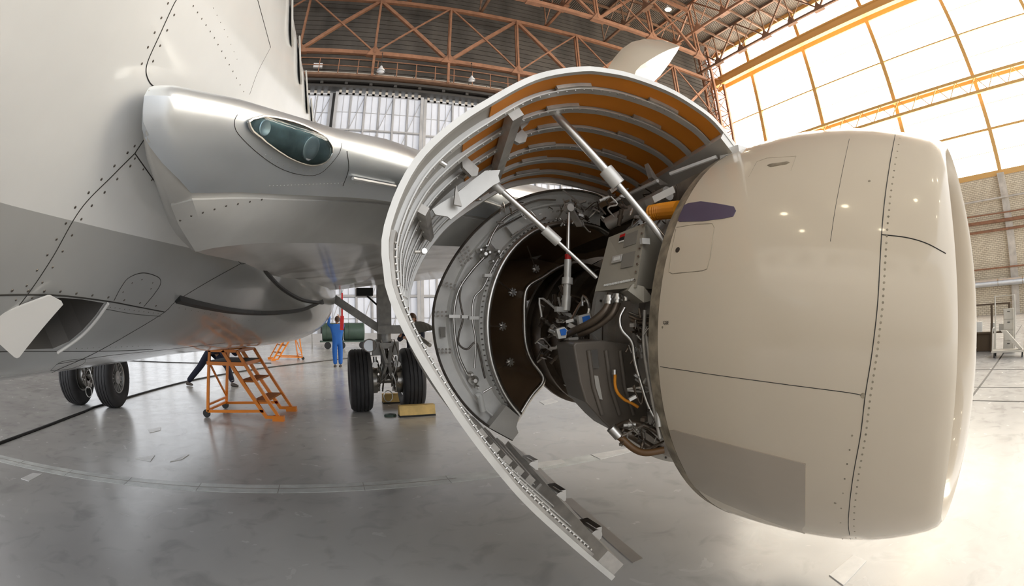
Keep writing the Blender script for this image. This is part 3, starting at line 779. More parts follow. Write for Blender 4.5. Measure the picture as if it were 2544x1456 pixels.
LEtab = [(0.06, 0.285), (0.04, 0.235), (0.03, 0.2), (0.015, 0.14), (0.009, 0.11), (0.005, 0.085), (0.002, 0.055), (0.001, 0.03), (0.0, 0.0), (0.002, -0.03), (0.004, -0.05), (0.008, -0.067), (0.012, -0.08), (0.02, -0.094), (0.03, -0.105), (0.042, -0.122)]
LE = wpatch(-0.60, 2.2, LEtab, 0.006, 'leading_edge', K['chrome'], WING, 145)
KR = wpatch(-0.60, 2.0, [(0.047, -0.135), (0.060, -0.19), (0.078, -0.255), (0.092, -0.30), (0.096, -0.295), (0.097, -0.23)], 0.010, 'krueger_flap', K['wing'], WING, 30)
def bvh_of(o):
    bm = bmesh.new(); bm.from_mesh(o.data); t = BVHTree.FromBMesh(bm); bm.free(); return t
BL = bvh_of(LE); BW = bvh_of(WING); BK = bvh_of(KR)
q = MB(); discs(q, BK, along([(420, 560), (470, 538), (560, 512), (700, 487), (850, 476), (960, 478)], 30), 0.005); discs(q, BK, along([(425, 585), (435, 590)], 30), 0.004)
q.build('rivets', K['dsteel'], KR, kind='stuff')
# landing light behind its window
oval = [(612, 303), (628, 294), (665, 294), (715, 304), (765, 322), (805, 345), (820, 368), (816, 388), (800, 401), (770, 407), (735, 398), (695, 378), (655, 350), (622, 325)]
ov = [(v[0], v[1]) for v in smooth_px(oval + oval[:1], 40)][:-1]
LL = patch(BL, ov, 0.004, 0.01, K['lightbay'], 'landing_light', LE)
if LL:
    for (px, py, r) in ((770, 368, 0.05), (655, 318, 0.03)):
        l, n = hit(BL, px, py)
        if l:
            n = n if n.dot(ray(px, py)) < 0 else -n
            q = MB(); q.lathe(l, n, [(0.0, r), (0.008, r), (0.010, r * 0.9), (0.007, r * 0.5), (0.006, 0.001)], 24); q.build('lamp_reflector', K['chrome'], LE, smooth=40)
    ov2 = [(p[0], p[1]) for p in ov]
    patch(BL, ov2, 0.016, 0.008, K['glass'], 'glass_cover', LE)
    q = MB(); q.tube(trace(BL, ov + ov[:1], 0.012, 40), 0.006, 6); q.build('light_frame', K['steel'], LE)
seam(BL, [(590, 285), (583, 300), (590, 330), (640, 380), (700, 420), (760, 436), (800, 428), (840, 385), (850, 355)], 0.0015, LE)
seam(BL, [(862, 375), (866, 420), (852, 462)], 0.002, LE)
q = MB(); discs(q, BL, along([(660, 385), (700, 410), (760, 425), (810, 415)], 17) + along([(640, 372), (690, 412), (760, 440)], 26, 5) + along([(670, 462), (850, 455)], 9), 0.0022); discs(q, BL, along([(880, 455), (975, 462)], 14), 0.002)
q.build('rivets', K['steel'], LE, kind='stuff')
q = MB(); a_ = trace(BL, [(874, 438), (980, 458)], 0.012, 20); 
if len(a_) > 1: q.tube(a_, 0.009, 6); q.build('stall_strip', K['white'], LE)
q = MB(); a_ = trace(BL, [(1185, 492), (1240, 510)], 0.012, 20)
if len(a_) > 1: q.tube(a_, 0.009, 6); q.build('stall_strip', K['white'], LE)
# shoulder fairing between belly and wing underside
q = MB(); rw = []
RX = [(3.2, -0.55), (3.8, -0.50), (5, -0.49), (6.4, -0.35), (7.4, -0.13), (8.0, -0.01), (8.4, -0.03)]
RZ = [(3.2, 2.05), (3.8, 2.0), (5, 1.985), (6.4, 1.955), (7.8, 1.96), (8.4, 2.02)]
for k in range(15):
    y = 3.2 + k / 14 * 5.2
    xo = interp(RX, y)
    zt = 2.35; zb = interp(RZ, y)
    r = []
    for j in range(9):
        a = j / 8 * PI / 2; r.append(Vector((-1.2 + (xo + 1.2) * math.cos(a) ** 0.22 if j < 8 else -1.2, y, zt + (zb - zt) * math.sin(a) ** 0.45)))
    rw.append(r)
q.grid(rw); q.f.append(tuple(range(9))); q.mi.append(0); e0 = 14 * 9; q.f.append(tuple(e0 + i for i in range(9))); q.mi.append(0)
FAIR = q.build('wing_root_fairing', K['wing'], A, smooth=40)
BF = bvh_of(FAIR)
seam(BV, [(646, 650), (668, 684), (702, 718), (750, 745), (802, 753)], 0.022, FAIR, K['black'], 'seal')
q = MB(); q.tube(spline([aty(800, 752, 8.5), aty(809, 770, 8.5), aty(804, 790, 8.5), aty(788, 808, 8.5)], 12), [0.02 + 0.04 * math.sin(PI * i / 11) for i in range(12)], 8); q.build('seal', K['black'], FAIR)

# ---- main landing gear
def wheel(c, parent, R=0.565, w=0.205):
    x, y, z = c
    q = MB()
    prof = [(-w * 0.72, R * 0.52), (-w * 0.95, R * 0.62), (-w, R * 0.78), (-w * 0.93, R * 0.91), (-w * 0.72, R * 0.985)]
    for g in (-0.5, -0.17, 0.17, 0.5):
        prof += [(w * (g - 0.05), R), (w * (g - 0.035), R * 0.975), (w * (g + 0.035), R * 0.975), (w * (g + 0.05), R)]
    prof += [(w * 0.72, R * 0.985), (w * 0.93, R * 0.91), (w, R * 0.78), (w * 0.95, R * 0.62), (w * 0.72, R * 0.52)]
    q.lathe((x, y, z), (1, 0, 0), prof, 48); t = q.build('tyre', K['tyre'], parent, smooth=35)
    q = MB()
    for s in (-1, 1):
        q.lathe((x, y, z), (s, 0, 0), [(w * 0.70, R * 0.54), (w * 0.82, R * 0.52), (w * 0.78, R * 0.48), (w * 0.45, R * 0.44), (w * 0.4, R * 0.24), (w * 0.75, R * 0.22), (w * 0.75, R * 0.1), (w * 0.7, 0.001)], 32)
        for k in range(16):
            a = 2 * PI * k / 16; d = Vector((0, math.cos(a), math.sin(a)))
            q.bar(Vector((x + s * w * 0.55, y, z)) + d * R * 0.22, Vector((x + s * w * 0.6, y, z)) + d * R * 0.48, 0.022)
    q.build('wheel_hub', K['hub'], parent, smooth=35)
def gear(cx, detail):
    G = MB()
    G.cyl((cx, 8.6, 2.45), (cx, 8.6, 1.25), 0.13, 18); G.cyl((cx, 8.6, 1.3), (cx, 8.6, 1.18), 0.16, 18); G.cyl((cx, 8.6, 1.25), (cx, 8.6, 0.56), 0.075, 16)
    G.box((cx - 0.12, 8.42, 1.45), (cx + 0.12, 8.6, 2.4)); G.box((cx - 0.13, 8.38, 1.4), (cx + 0.5, 8.55, 1.55))
    o = G.build('landing_gear', K['gearm'], A, smooth=40)
    G = MB(); G.cyl((cx - 0.62, 8.6, 0.565), (cx + 0.62, 8.6, 0.565), 0.07, 14); G.build('axle', K['steel'], o, smooth=40)
    for s in (-1, 1):
        wheel((cx + s * 0.47, 8.6, 0.565), o)
        G = MB(); G.lathe((cx + s * 0.22, 8.6, 0.565), (s, 0, 0), [(-0.06, 0.1), (-0.06, 0.24), (0.02, 0.25), (0.1, 0.25)], 24)
        for k in range(9):
            a = 2 * PI * k / 9; G.cyl((cx + s * 0.12, 8.6 + 0.19 * math.cos(a), 0.565 + 0.19 * math.sin(a)), (cx + s * 0.2, 8.6 + 0.19 * math.cos(a), 0.565 + 0.19 * math.sin(a)), 0.035, 8)
        G.build('brake', K['steel'], o, smooth=40)
    G = MB()   # torque links
    for s in (-1, 1):
        G.bar((cx + s * 0.1, 8.42, 1.2), (cx + s * 0.03, 8.18, 0.88), 0.05, 0.07); G.bar((cx + s * 0.03, 8.18, 0.88), (cx + s * 0.1, 8.42, 0.6), 0.05, 0.07)
    G.box((cx - 0.11, 8.36, 1.14), (cx + 0.11, 8.5, 1.24)); G.build('torque_link', K['gearm'], o)
    for s in (-1, 1):
        G = MB(); G.box((cx + s * 0.17 - 0.07, 8.38, 1.02), (cx + s * 0.17 + 0.07, 8.5, 1.26)); G.build('bracket_block', K['gearm'], o)
        G = MB(); G.cyl((cx + s * 0.2, 8.4, 1.0), (cx + s * 0.2, 8.4, 0.88), 0.035, 10); G.cyl((cx + s * 0.2, 8.42, 0.86), (cx + s * 0.2, 8.34, 0.86), 0.055, 12); G.build('valve', K['steel'], o, smooth=40)
    if detail:
        rnd = random.Random(3)
        for k in range(16):
            G = MB(); a = Vector((cx + rnd.uniform(-0.16, 0.16), 8.36 + rnd.uniform(-0.04, 0.1), rnd.uniform(0.85, 1.3)))
            c = Vector((cx + rnd.choice((-1, 1)) * rnd.uniform(0.08, 0.22), 8.36 + rnd.uniform(-0.06, 0.1), rnd.uniform(0.36, 0.7)))
            m = (a + c) / 2 + Vector((rnd.uniform(-0.1, 0.1), -0.08, rnd.uniform(-0.05, 0.05))); G.tube(spline([a, m, c], 10), rnd.uniform(0.008, 0.016), 6)
            G.build('hydraulic_hose', K['steel'] if k % 3 == 0 else K['dsteel'], o, smooth=60)
        G = MB(); G.tube([Vector((cx + 0.08 * math.sin(a * 2 * PI / 14), 8.3, 0.3 + 0.1 * math.cos(a * 2 * PI / 14))) for a in range(14)], 0.009, 6, closed=True); G.build('hydraulic_hose', K['steel'], o)
        G = MB(); G.cyl((cx - 0.28, 8.4, 1.2), (cx - 0.3, 8.32, 1.2), 0.12, 20); G.build('taxi_light', K['dsteel'], o)
        G = MB(); G.cyl((cx - 0.3, 8.315, 1.2), (cx - 0.3, 8.305, 1.2), 0.10, 20); G.build('taxi_light_lens', K['chrome'], o)
        G = MB(); G.bar((cx - 0.98, 8.6, 2.08), (cx - 0.06, 8.55, 1.47), 0.11, 0.14); G.build('side_strut', K['gearm'], o)
        G = MB(); G.box((cx - 0.5, 8.5, 2.08), (cx - 0.2, 8.8, 2.22)); G.bar((cx - 0.3, 8.6, 2.08), (cx - 0.04, 8.6, 1.85), 0.03); G.build('gear_actuator', K['black'], o)
    return o
gear(1.04, True); gear(-4.98, True)

# ---- engine
EX, EZ = 2.5, 1.465
EN = empty('engine', (EX - 2.1 * 0, 2.0, EZ), parent=None)
COL.objects.unlink(EN); bpy.data.objects.remove(EN)
def ring_pt(y, r, a): return Vector((EX + r * math.cos(a), y, EZ + r * math.sin(a)))
def nac_rows(prof, n=96):
    rows_ = []
    for (y, r) in prof:
        sk = 0.12 * (1 - sst(0.3, 1.5, y)); row = []
        for k in range(n):
            a = 2 * PI * k / n; p = ring_pt(y, r, a); p.y += sk * (p.x - EX); p.z -= 0.03 * (1 - sst(0.5, 1.4, y)); row.append(p)
        rows_.append(row)
    return rows_
outer = [(1.64, 1.125), (1.4, 1.12), (1.2, 1.105), (1.0, 1.075), (0.9, 1.055), (0.78, 1.025), (0.68, 0.993), (0.58, 0.957), (0.5, 0.925), (0.455, 0.898), (0.437, 0.87)]
inner = [(0.437, 0.87), (0.445, 0.85), (0.465, 0.83), (0.51, 0.805), (0.6, 0.785), (0.75, 0.775), (1.0, 0.785), (1.3, 0.79)]
q = MB(); q.grid(nac_rows(outer), closed_u=True)
NAC = q.build('engine_nacelle', K['nac'], A, smooth=60)
q = MB(); q.grid(nac_rows(inner), closed_u=True); q.build('inlet_barrel', K['nac'], NAC, smooth=60)
BN = bvh_of(NAC)
q = MB(); q.grid(nac_rows([(1.64, 1.126), (1.715, 1.118), (1.715, 1.07), (1.62, 1.06)]), closed_u=True); q.build('seal_ring', K['ring'], NAC, smooth=30)
q = MB()  # fan with blades and spinner
for k in range(24):
    a = 2 * PI * k / 24; d = Vector((math.cos(a), 0, math.sin(a))); t = Vector((-math.sin(a), 0, math.cos(a)))
    c0 = Vector((EX, 1.25, EZ)); rws = []
    for r, tw, ch in ((0.25, 0.35, 0.1), (0.5, 0.7, 0.12), (0.77, 1.05, 0.14)):
        u = t * math.sin(tw) + Vector((0, 1, 0)) * math.cos(tw); rws.append([c0 + d * r - u * ch, c0 + d * r, c0 + d * r + u * ch])
    q.grid(rws)
q.build('fan_blades', K['dsteel'], NAC, smooth=60)
q = MB(); q.lathe((EX, 0.9, EZ), (0, 1, 0), [(0, 0.001), (0.03, 0.06), (0.15, 0.16), (0.3, 0.24), (0.4, 0.26)], 32); q.build('spinner', K['dsteel'], NAC, smooth=60)
q = MB(); q.lathe((EX, 1.4, EZ), (0, 1, 0), [(0, 0.79), (0.0, 0.001)], 48); q.build('fan_backplate', K['core'], NAC)
# nacelle markings and seams
R2 = 0.0022
SEAMV = [(2224, 335), (2212, 400), (2200, 480), (2192, 560), (2187, 640), (2180, 760), (2166, 880), (2150, 980), (2138, 1080), (2120, 1180), (2110, 1260), (2108, 1310), (2116, 1352)]
seam(BN, SEAMV, R2, NAC)
seam(BN, [(2190, 583), (2250, 590), (2300, 604), (2350, 630)], R2, NAC)
seam(BN, [(1640, 911), (1780, 932), (1950, 955), (2110, 976), (2146, 984)], R2 * 0.7, NAC)
seam(BN, [(2110, 345), (2092, 430), (2075, 520), (2063, 600)], R2 * 0.5, NAC)
seam(BN, [(1681, 565), (1730, 557), (1770, 556), (1775, 566), (1765, 640), (1757, 668), (1745, 673), (1670, 680), (1662, 676), (1668, 630), (1679, 570)], R2 * 0.8, NAC, K['ring'], curved=False)
seam(BN, [(1860, 440), (1880, 402), (1905, 393), (1978, 388), (1965, 425)], R2 * 0.5, NAC, K['ring'], curved=False)
patch(BN, dens_poly([(1694, 508), (1742, 501), (1780, 506), (1824, 514), (1829, 524), (1822, 538), (1800, 543), (1745, 550), (1674, 552)], 14), 0.003, 0.004, K['bluepaint'], 'blue_marking', NAC)
patch(BN, dens_poly([(1652, 1062), (1740, 1085), (1850, 1113), (2002, 1152), (2001, 1230), (2000, 1325), (1900, 1290), (1800, 1250), (1730, 1215), (1690, 1165), (1662, 1110)], 20), 0.004, 0.006, K['nacd'], 'lower_dark_patch', NAC)  # area of darker brown over the lower side of the nacelle
patch(BN, [(1906, 411), (1912, 408), (1955, 402), (1962, 404), (1955, 408), (1915, 415)], 0.002, 0.003, K['ring'], 'slot', NAC)
q = MB(); l, n = hit(BN, 1684, 621); n = n if n.dot(ray(1684, 621)) < 0 else -n
q.lathe(l, n, [(0, 0.013), (0.003, 0.013), (0.003, 0.008), (0.001, 0.001)], 18); q.build('latch', K['dsteel'], NAC)
q = MB(); discs(q, BN, along(SEAMV, 16.5, -13, 6), 0.0045, n=8); discs(q, BN, along(SEAMV[8:], 36, 20, 6), 0.004); discs(q, BN, [(1646, 813), (2160, 450), (2075, 1250)], 0.006); discs(q, BN, [(2144, 983)], 0.010)
q.build('rivets', K['ring'], NAC, kind='stuff')
fc = bpy.data.curves.new('stencil', 'FONT'); fc.body = 'GSE'; fc.size = 0.022; fc.extrude = 0.0004; fc.align_x = 'CENTER'; fc.align_y = 'CENTER'
fo = bpy.data.objects.new('stencil_lettering', fc); fo.data.materials.append(K['seam']); link(fo, NAC)
l, n = hit(BN, 1655, 802); n = n if n.dot(ray(1655, 802)) < 0 else -n
rx = Vector((0, -1, 0)); rx = (rx - n * rx.dot(n)).normalized(); ry = n.cross(rx)
mw = Matrix.Identity(4)
for i in range(3): mw[i][0] = rx[i]; mw[i][1] = ry[i]; mw[i][2] = n[i]; mw[i][3] = (l + n * 0.002)[i]
fo.matrix_local = mw
bpy.context.view_layer.update(); fme = bpy.data.meshes.new_from_object(fo.evaluated_get(bpy.context.evaluated_depsgraph_get())); fme.transform(mw)
bpy.data.objects.remove(fo); fo = bpy.data.objects.new('stencil_lettering', fme); link(fo, NAC)
# mapping correction: NAC sits at -A.location in A, its mesh is in world coordinates

# open fan cowl
Fpx = [(1832, 366), (1779, 300), (1732, 262), (1665, 222), (1574, 187), (1510, 173), (1445, 168), (1330, 188), (1206, 252), (1120, 309), (1043, 381), (995, 457), (962, 543), (950, 606), (955, 672), (962, 720), (991, 795), (1040, 890), (1100, 985), (1155, 1066), (1215, 1145), (1300, 1245), (1400, 1338), (1520, 1440)]
Apx = [(1560, 508), (1530, 486), (1480, 464), (1375, 440), (1310, 442), (1248, 456), (1172, 500), (1090, 562), (1028, 650), (1000, 735), (1004, 820), (1040, 905), (1105, 1000), (1185, 1075), (1275, 1145)]
CY0, CY1 = 1.6, 3.0
Fp = spline([aty(x, y, CY0) for x, y in Fpx], 81); Ap = spline([aty(x, y, CY1) for x, y in Apx], 81)
def cp(s, y, off=0.0):
    """point on the cowl: s 0..1 from hinge to lower edge, y station, off inward"""
    i = s * 80; k = min(int(i), 79); f = i - k; t = (y - CY0) / (CY1 - CY0)
    p = Fp[k].lerp(Fp[k + 1], f).lerp(Ap[k].lerp(Ap[k + 1], f), t)
    k0, k1 = max(k - 1, 0), min(k + 2, 80)
    tg = (Fp[k1] - Fp[k0]).lerp(Ap[k1] - Ap[k0], t); n = Vector((tg.z, 0, -tg.x)).normalized()
    c = Vector((1.5, y, 1.6))
    if n.dot(c - p) < 0: n = -n
    p = p + n * off; p.y = y
    return p
SS = [i / 80 for i in range(81)]
YS = [CY0 + (CY1 - CY0) * i / 14 for i in range(15)]
def strip(s0, s1, y0, y1, o0, o1, name, m, parent, ns=None, ny=2):
    """box-section strip that follows the cowl"""
    ns = ns or max(2, int(abs(s1 - s0) * 80)); q = MB()
    ring_ = []
    for i in range(ns + 1):
        s = s0 + (s1 - s0) * i / ns; ring_.append([cp(s, y0, o0), cp(s, y1, o0), cp(s, y1, o1), cp(s, y0, o1)])
    q.grid(ring_, closed_u=True); q.f.append((0, 1, 2, 3)); q.mi.append(0); e = ns * 4; q.f.append((e + 3, e + 2, e + 1, e)); q.mi.append(0)
    return q.build(name, m, parent, smooth=30)
q = MB()
q.grid([[cp(s, y, 0.0) for s in SS] for y in YS]); q.grid([[cp(s, y, 0.012) for s in SS] for y in YS])
q.grid([[cp(s, CY0, 0) for s in SS], [cp(s, CY0, 0.012) for s in SS]]); q.grid([[cp(s, CY1, 0) for s in SS], [cp(s, CY1, 0.012) for s in SS]])
q.grid([[cp(1, y, 0) for y in YS], [cp(1, y, 0.012) for y in YS]]); q.grid([[cp(0, y, 0) for y in YS], [cp(0, y, 0.012) for y in YS]])
COWL = q.build('fan_cowl', K['bay'], A, smooth=40)
ribs = [1.743, 1.94, 2.154, 2.407, 2.616, 2.828]
edges = [CY0 + 0.012] + ribs + [CY1 - 0.02]
for i in range(len(edges) - 1):
    strip(0.02, (0.385, 0.42, 0.41, 0.41, 0.41, 0.42, 0.43)[i], edges[i] + 0.012, edges[i + 1] - 0.012, 0.013, 0.018, 'orange_liner', K['primer'], COWL)
strip(0, 1, CY0 - 0.004, CY0 + 0.022, -0.004, 0.022, 'front_rim', K['alu'], COWL)
for i, y in enumerate(ribs):
    st = 1.0 if i < 4 else 0.95
    strip(0.0, st, y - 0.008, y + 0.008, 0.012, 0.040, 'rib', K['alu'], COWL)
    strip(0.0, st, y - 0.024, y + 0.022, 0.036, 0.042, 'rib_cap', K['alu'], COWL)
    for s in ((0.10, 0.15), (0.24, 0.29)):
        strip(s[0], s[1], y - 0.040, y - 0.015, 0.018, 0.036, 'rib_clip', K['alud'], COWL)
strip(0, 0.97, CY1 - 0.03, CY1, 0.012, 0.05, 'rear_rim', K['alu'], COWL)
strip(0.0, 0.03, CY0, CY1, 0.0, 0.07, 'hinge_beam', K['alu'], COWL)
strip(0.965, 1.0, CY0 + 0.01, CY1, 0.0, 0.09, 'latch_beam', K['alud'], COWL)
strip(0.345, 0.362, 1.75, 2.75, 0.03, 0.08, 'longeron', K['alud'], COWL)
strip(0.50, 0.51, 1.95, 2.6, 0.03, 0.08, 'longeron', K['alud'], COWL)
for k in range(6):
    s0 = 0.80 + k * 0.032
    strip(s0, s0 + 0.014, 2.1 + 0.05 * k, 2.9, 0.02, 0.07, 'latch_block', K['alud'], COWL)
for k in range(3):
    q = MB(); c = cp(0.985, 1.85 + 0.42 * k, 0.1); q.cyl(c + Vector((-0.02, -0.05, 0)), c + Vector((-0.02, 0.06, 0)), 0.035, 14); q.box(c + Vector((-0.04, -0.02, -0.04)), c + Vector((0.03, 0.12, 0.03))); q.build('latch', K['steel'], COWL, smooth=40)
# front stiffener band with bolts along the lower half
strip(0.55, 0.99, CY0 + 0.06, CY0 + 0.13, 0.012, 0.032, 'doubler', K['alud'], COWL)
q = MB()
for k in range(60):
    c = cp(0.56 + k * 0.0071, CY0 + 0.095, 0.032); d = cp(0.56 + k * 0.0071, CY0 + 0.095, 0.04); q.cyl(c, d, 0.005, 8)
for y in ribs[:4]:
    for k in range(60):
        c = cp(0.12 + k * 0.013, y - 0.014, 0.042); d = cp(0.12 + k * 0.013, y - 0.014, 0.046); q.cyl(c, d, 0.0045, 6)
q.build('rivets', K['steel'], COWL, kind='stuff')
# attachment brackets and plate inside the cowl
def plate_px(pts, y, th, name, m, parent, ydepth=None):
    q = MB(); q.prism([aty(p[0], p[1], p[2] if len(p) > 2 else y) for p in pts], (0, th, 0)); return q.build(name, m, parent)
plate_px([(1243, 422), (1238, 436), (1242, 452), (1226, 460), (1120, 545), (1112, 538), (1082, 533), (1074, 520), (1095, 505), (1128, 485), (1205, 424)], 2.15, 0.012, 'bracket_plate', K['alu'], COWL)
plate_px([(1133, 460), (1148, 512), (1128, 508)], 2.10, 0.02, 'gusset', K['alud'], COWL)
plate_px([(1147, 395), (1158, 388), (1190, 418), (1186, 436), (1172, 438), (1150, 415)], 2.05, 0.03, 'clevis', K['alud'], COWL)
plate_px([(1275, 318), (1290, 312), (1311, 336), (1306, 352), (1290, 356), (1270, 345)], 2.1, 0.03, 'clevis', K['alud'], COWL)
plate_px([(1330, 262), (1352, 242), (1358, 262), (1345, 270)], 1.98, 0.04, 'clevis', K['steel'], COWL)
plate_px([(1285, 292), (1330, 240), (1356, 230), (1362, 236), (1310, 310), (1296, 322)], 2.02, 0.05, 'bracket_plate', K['alud'], COWL)
plate_px([(1168, 398), (1182, 392), (1265, 335), (1262, 322), (1250, 322), (1170, 380)], 2.3, 0.01, 'inspection_panel', K['bay'], COWL)
q = MB(); q.tube([aty(1148, 440, 2.12), aty(1170, 420, 2.12)], 0.014, 10); q.build('latch_pin', K['steel'], COWL); q = MB(); q.tube([aty(1108, 412, 1.75), aty(1086, 398, 1.75)], 0.012, 10); q.build('latch_pin', K['steel'], COWL)
q = MB(); c = aty(1051, 626, 1.9); q.cyl(c, c + Vector((0.0, -0.03, 0)), 0.012, 12); q.cyl(c, aty(1030, 626, 1.9), 0.007, 8); q.build('latch_pin', K['steel'], COWL)
# strake on the cowl crown
ya = 1.95
o1 = [(1508, 173), (1524, 146), (1545, 121), (1570, 104), (1600, 97), (1645, 99), (1686, 113)]
o2 = [(1575, 190), (1580, 176), (1592, 163), (1612, 150), (1636, 136), (1660, 124), (1688, 115)]
o3 = [(1625, 202), (1640, 188), (1652, 172), (1664, 156), (1673, 142), (1681, 130), (1688, 117)]
q = MB(); q.grid([[aty(x, y, ya + 0.30) for x, y in o1], [aty(x, y, ya) for x, y in o2], [aty(x, y, ya + 0.25) for x, y in o3], [aty(x, y, ya + 0.45) for x, y in o1]], closed_v=True)
q.build('strake', K['nac'], COWL, smooth=40)
# hold-open rods
def rod(a, b, r1, r2, tcol, parent):
    a = Vector(a); b = Vector(b); m = a.lerp(b, tcol); q = MB()
    q.cyl(a, m, r1, 14); q.cyl(m, b, r2, 14); o = q.build('hold_open_rod', K['steel'], parent, smooth=40)
    d = (b - a).normalized(); q = MB(); q.cyl(m - d * 0.05, m + d * 0.05, r1 * 1.7, 16); q.build('collar', K['alu'], parent, smooth=40); q = MB(); q.cyl(a - d * 0.01, a + d * 0.06, r1 * 1.35, 12); q.build('collar', K['alu'], parent, smooth=40)
rod(aty(1352, 254, 2.0), aty(1652, 600, 1.78), 0.023, 0.017, 0.56, COWL)
rod(aty(1228, 458, 2.2), aty(1482, 690, 2.1), 0.016, 0.011, 0.55, COWL)

# thrust reverser half, swung open
RY = 3.05
Opx = [(1508, 500), (1480, 484), (1430, 474), (1375, 474), (1310, 488), (1250, 516), (1190, 564), (1140, 622), (1100, 690), (1077, 760), (1078, 840), (1100, 920), (1145, 995), (1200, 1050), (1272, 1092)]
Ipx = [(1508, 582), (1480, 566), (1430, 556), (1390, 556), (1340, 568), (1300, 592), (1265, 628), (1238, 674), (1219, 730), (1210, 790), (1212, 850), (1222, 905), (1240, 955), (1262, 995), (1290, 1030)]
Op = spline([aty(x, y, RY) for x, y in Opx], 61); Ip = spline([aty(x, y, RY + 0.02) for x, y in Ipx], 61)
q = MB(); rws = []
for t, dy in ((0.0, 0.0), (0.03, 0.0), (0.04, 0.05), (0.30, 0.09), (0.33, 0.05), (0.38, 0.05), (0.41, 0.10), (0.85, 0.10), (0.88, 0.03), (1.0, 0.0)):
    rws.append([o.lerp(i_, t) + Vector((0, dy, 0)) for o, i_ in zip(Op, Ip)])
q.grid(rws); q.grid([[o for o in Op], [o + Vector((0.06 * 0, 1.3, 0)) * 1 + (Vector((1.75, 4.35, 1.6)) - (o + Vector((0, 1.3, 0)))) * 0.45 for o in Op]])
DUCT = q.build('thrust_reverser', K['face'], A, smooth=35)
q = MB(); q.tube([o + Vector((0, -0.012, 0)) for o in Op], 0.010, 6); q.build('edge_seal', K['dsteel'], DUCT)
q = MB(); q.tube([o + Vector((0, -0.01, 0)) for o in Ip], 0.022, 10); q.build('bead_ring', K['steel'], DUCT, smooth=60)
IFpx = [(1500, 668), (1460, 655), (1420, 655), (1385, 665), (1350, 688), (1312, 712), (1303, 745), (1303, 800), (1306, 850), (1318, 890), (1340, 920), (1350, 938), (1346, 955), (1320, 985), (1282, 1045)]
Jp = spline([aty(x, y, 3.3) for x, y in IFpx], 61)
q = MB(); mid = [Vector(((a.x * 0.55 + c.x * 0.45), 4.15, (a.z * 0.55 + c.z * 0.45))) for a, c in zip(Ip, Jp)]
mid1 = [Vector((a.x * 0.9 + c.x * 0.1, 3.6, a.z * 0.9 + c.z * 0.1)) for a, c in zip(Ip, Jp)]; mid2 = [Vector((a.x * 0.12 + c.x * 0.88, 3.7, a.z * 0.12 + c.z * 0.88)) for a, c in zip(Ip, Jp)]
q.grid([Ip, mid1, mid, mid2, Jp]); q.build('fan_duct_liner', K['duct'], DUCT, smooth=60)
q = MB(); q.tube(Jp[10:], 0.02, 8); q.build('liner_edge_tube', K['steel'], DUCT, smooth=60)
q = MB(); q.prism([Ip[-1], Jp[-1], Jp[-1] + Vector((0.02, 0.9, 0.05)), Ip[-1] + Vector((0.1, 0.9, 0.1))], (0, 0, -0.015)); q.build('latch_beam', K['alud'], DUCT)
q = MB(); q.prism([aty(x, y, RY - 0.03) for x, y in ((1215, 1062), (1258, 1008), (1290, 1035), (1283, 1060), (1288, 1075), (1274, 1094))], (0, 0.08, 0)); q.build('end_fitting', K['bay'], DUCT)
# struts in the duct with bright end bolts
for (ax, ay, bx, by) in ((1213, 810, 1248, 811), (1229, 922, 1267, 900), (1236, 697, 1273, 726), (1310, 612, 1331, 668)):
    q = MB(); a = aty(ax, ay, 3.25); c = aty(bx, by, 3.45); q.tube([a, c], 0.005, 6); q.build('drag_link', K['steel'], DUCT)
    q = MB()
    for k in range(4):
        d = Vector((math.cos(k * 0.8), 0, math.sin(k * 0.8))) * 0.035; q.bar(c - d, c + d, 0.012)
    q.cyl(c + Vector((0, -0.03, 0)), c + Vector((0, 0.01, 0)), 0.017, 8); q.build('bolt', K['steel'], DUCT)
# tubes on the reverser face
def tpx(pts, r, name, m, parent, n=None, nn=8):
    P = [aty(p[0], p[1], p[2]) for p in pts]; q = MB(); q.tube(spline(P, n or max(8, len(P) * 5)), r, nn); return q.build(name, m, parent, smooth=60)
y3 = 3.06
tpx([(1380, 497, y3), (1340, 497, y3), (1300, 510, y3), (1282, 526, y3)], 0.007, 'hydraulic_tube', K['steel'], DUCT)
tpx([(1286, 522, y3), (1250, 545, y3), (1225, 580, y3), (1212, 612, y3)], 0.009, 'hydraulic_tube', K['steel'], DUCT)
tpx([(1202, 640, y3), (1170, 675, y3), (1140, 720, y3), (1128, 775, y3), (1130, 830, y3), (1140, 885, y3), (1160, 930, y3)], 0.010, 'hydraulic_tube', K['steel'], DUCT)
tpx([(1250, 622, y3), (1222, 670, y3), (1200, 715, y3), (1178, 740, y3), (1173, 790, y3), (1182, 850, y3), (1178, 915, y3)], 0.008, 'hydraulic_tube', K['steel'], DUCT)
tpx([(1148, 700, y3), (1142, 740, y3), (1150, 790, y3), (1140, 830, y3), (1140, 855, y3), (1160, 868, y3), (1180, 850, y3), (1190, 870, y3), (1200, 920, y3), (1205, 940, y3)], 0.007, 'wire_bundle', K['dsteel'], DUCT)
tpx([(1288, 595 - 20, y3), (1270, 590, y3), (1330, 552, y3), (1380, 545, y3), (1398, 522, y3)], 0.006, 'hydraulic_tube', K['alud'], DUCT)
tpx([(1192, 650, y3), (1215, 600, y3), (1236, 570, y3), (1300, 535, y3)], 0.006, 'wire_bundle', K['dsteel'], DUCT)
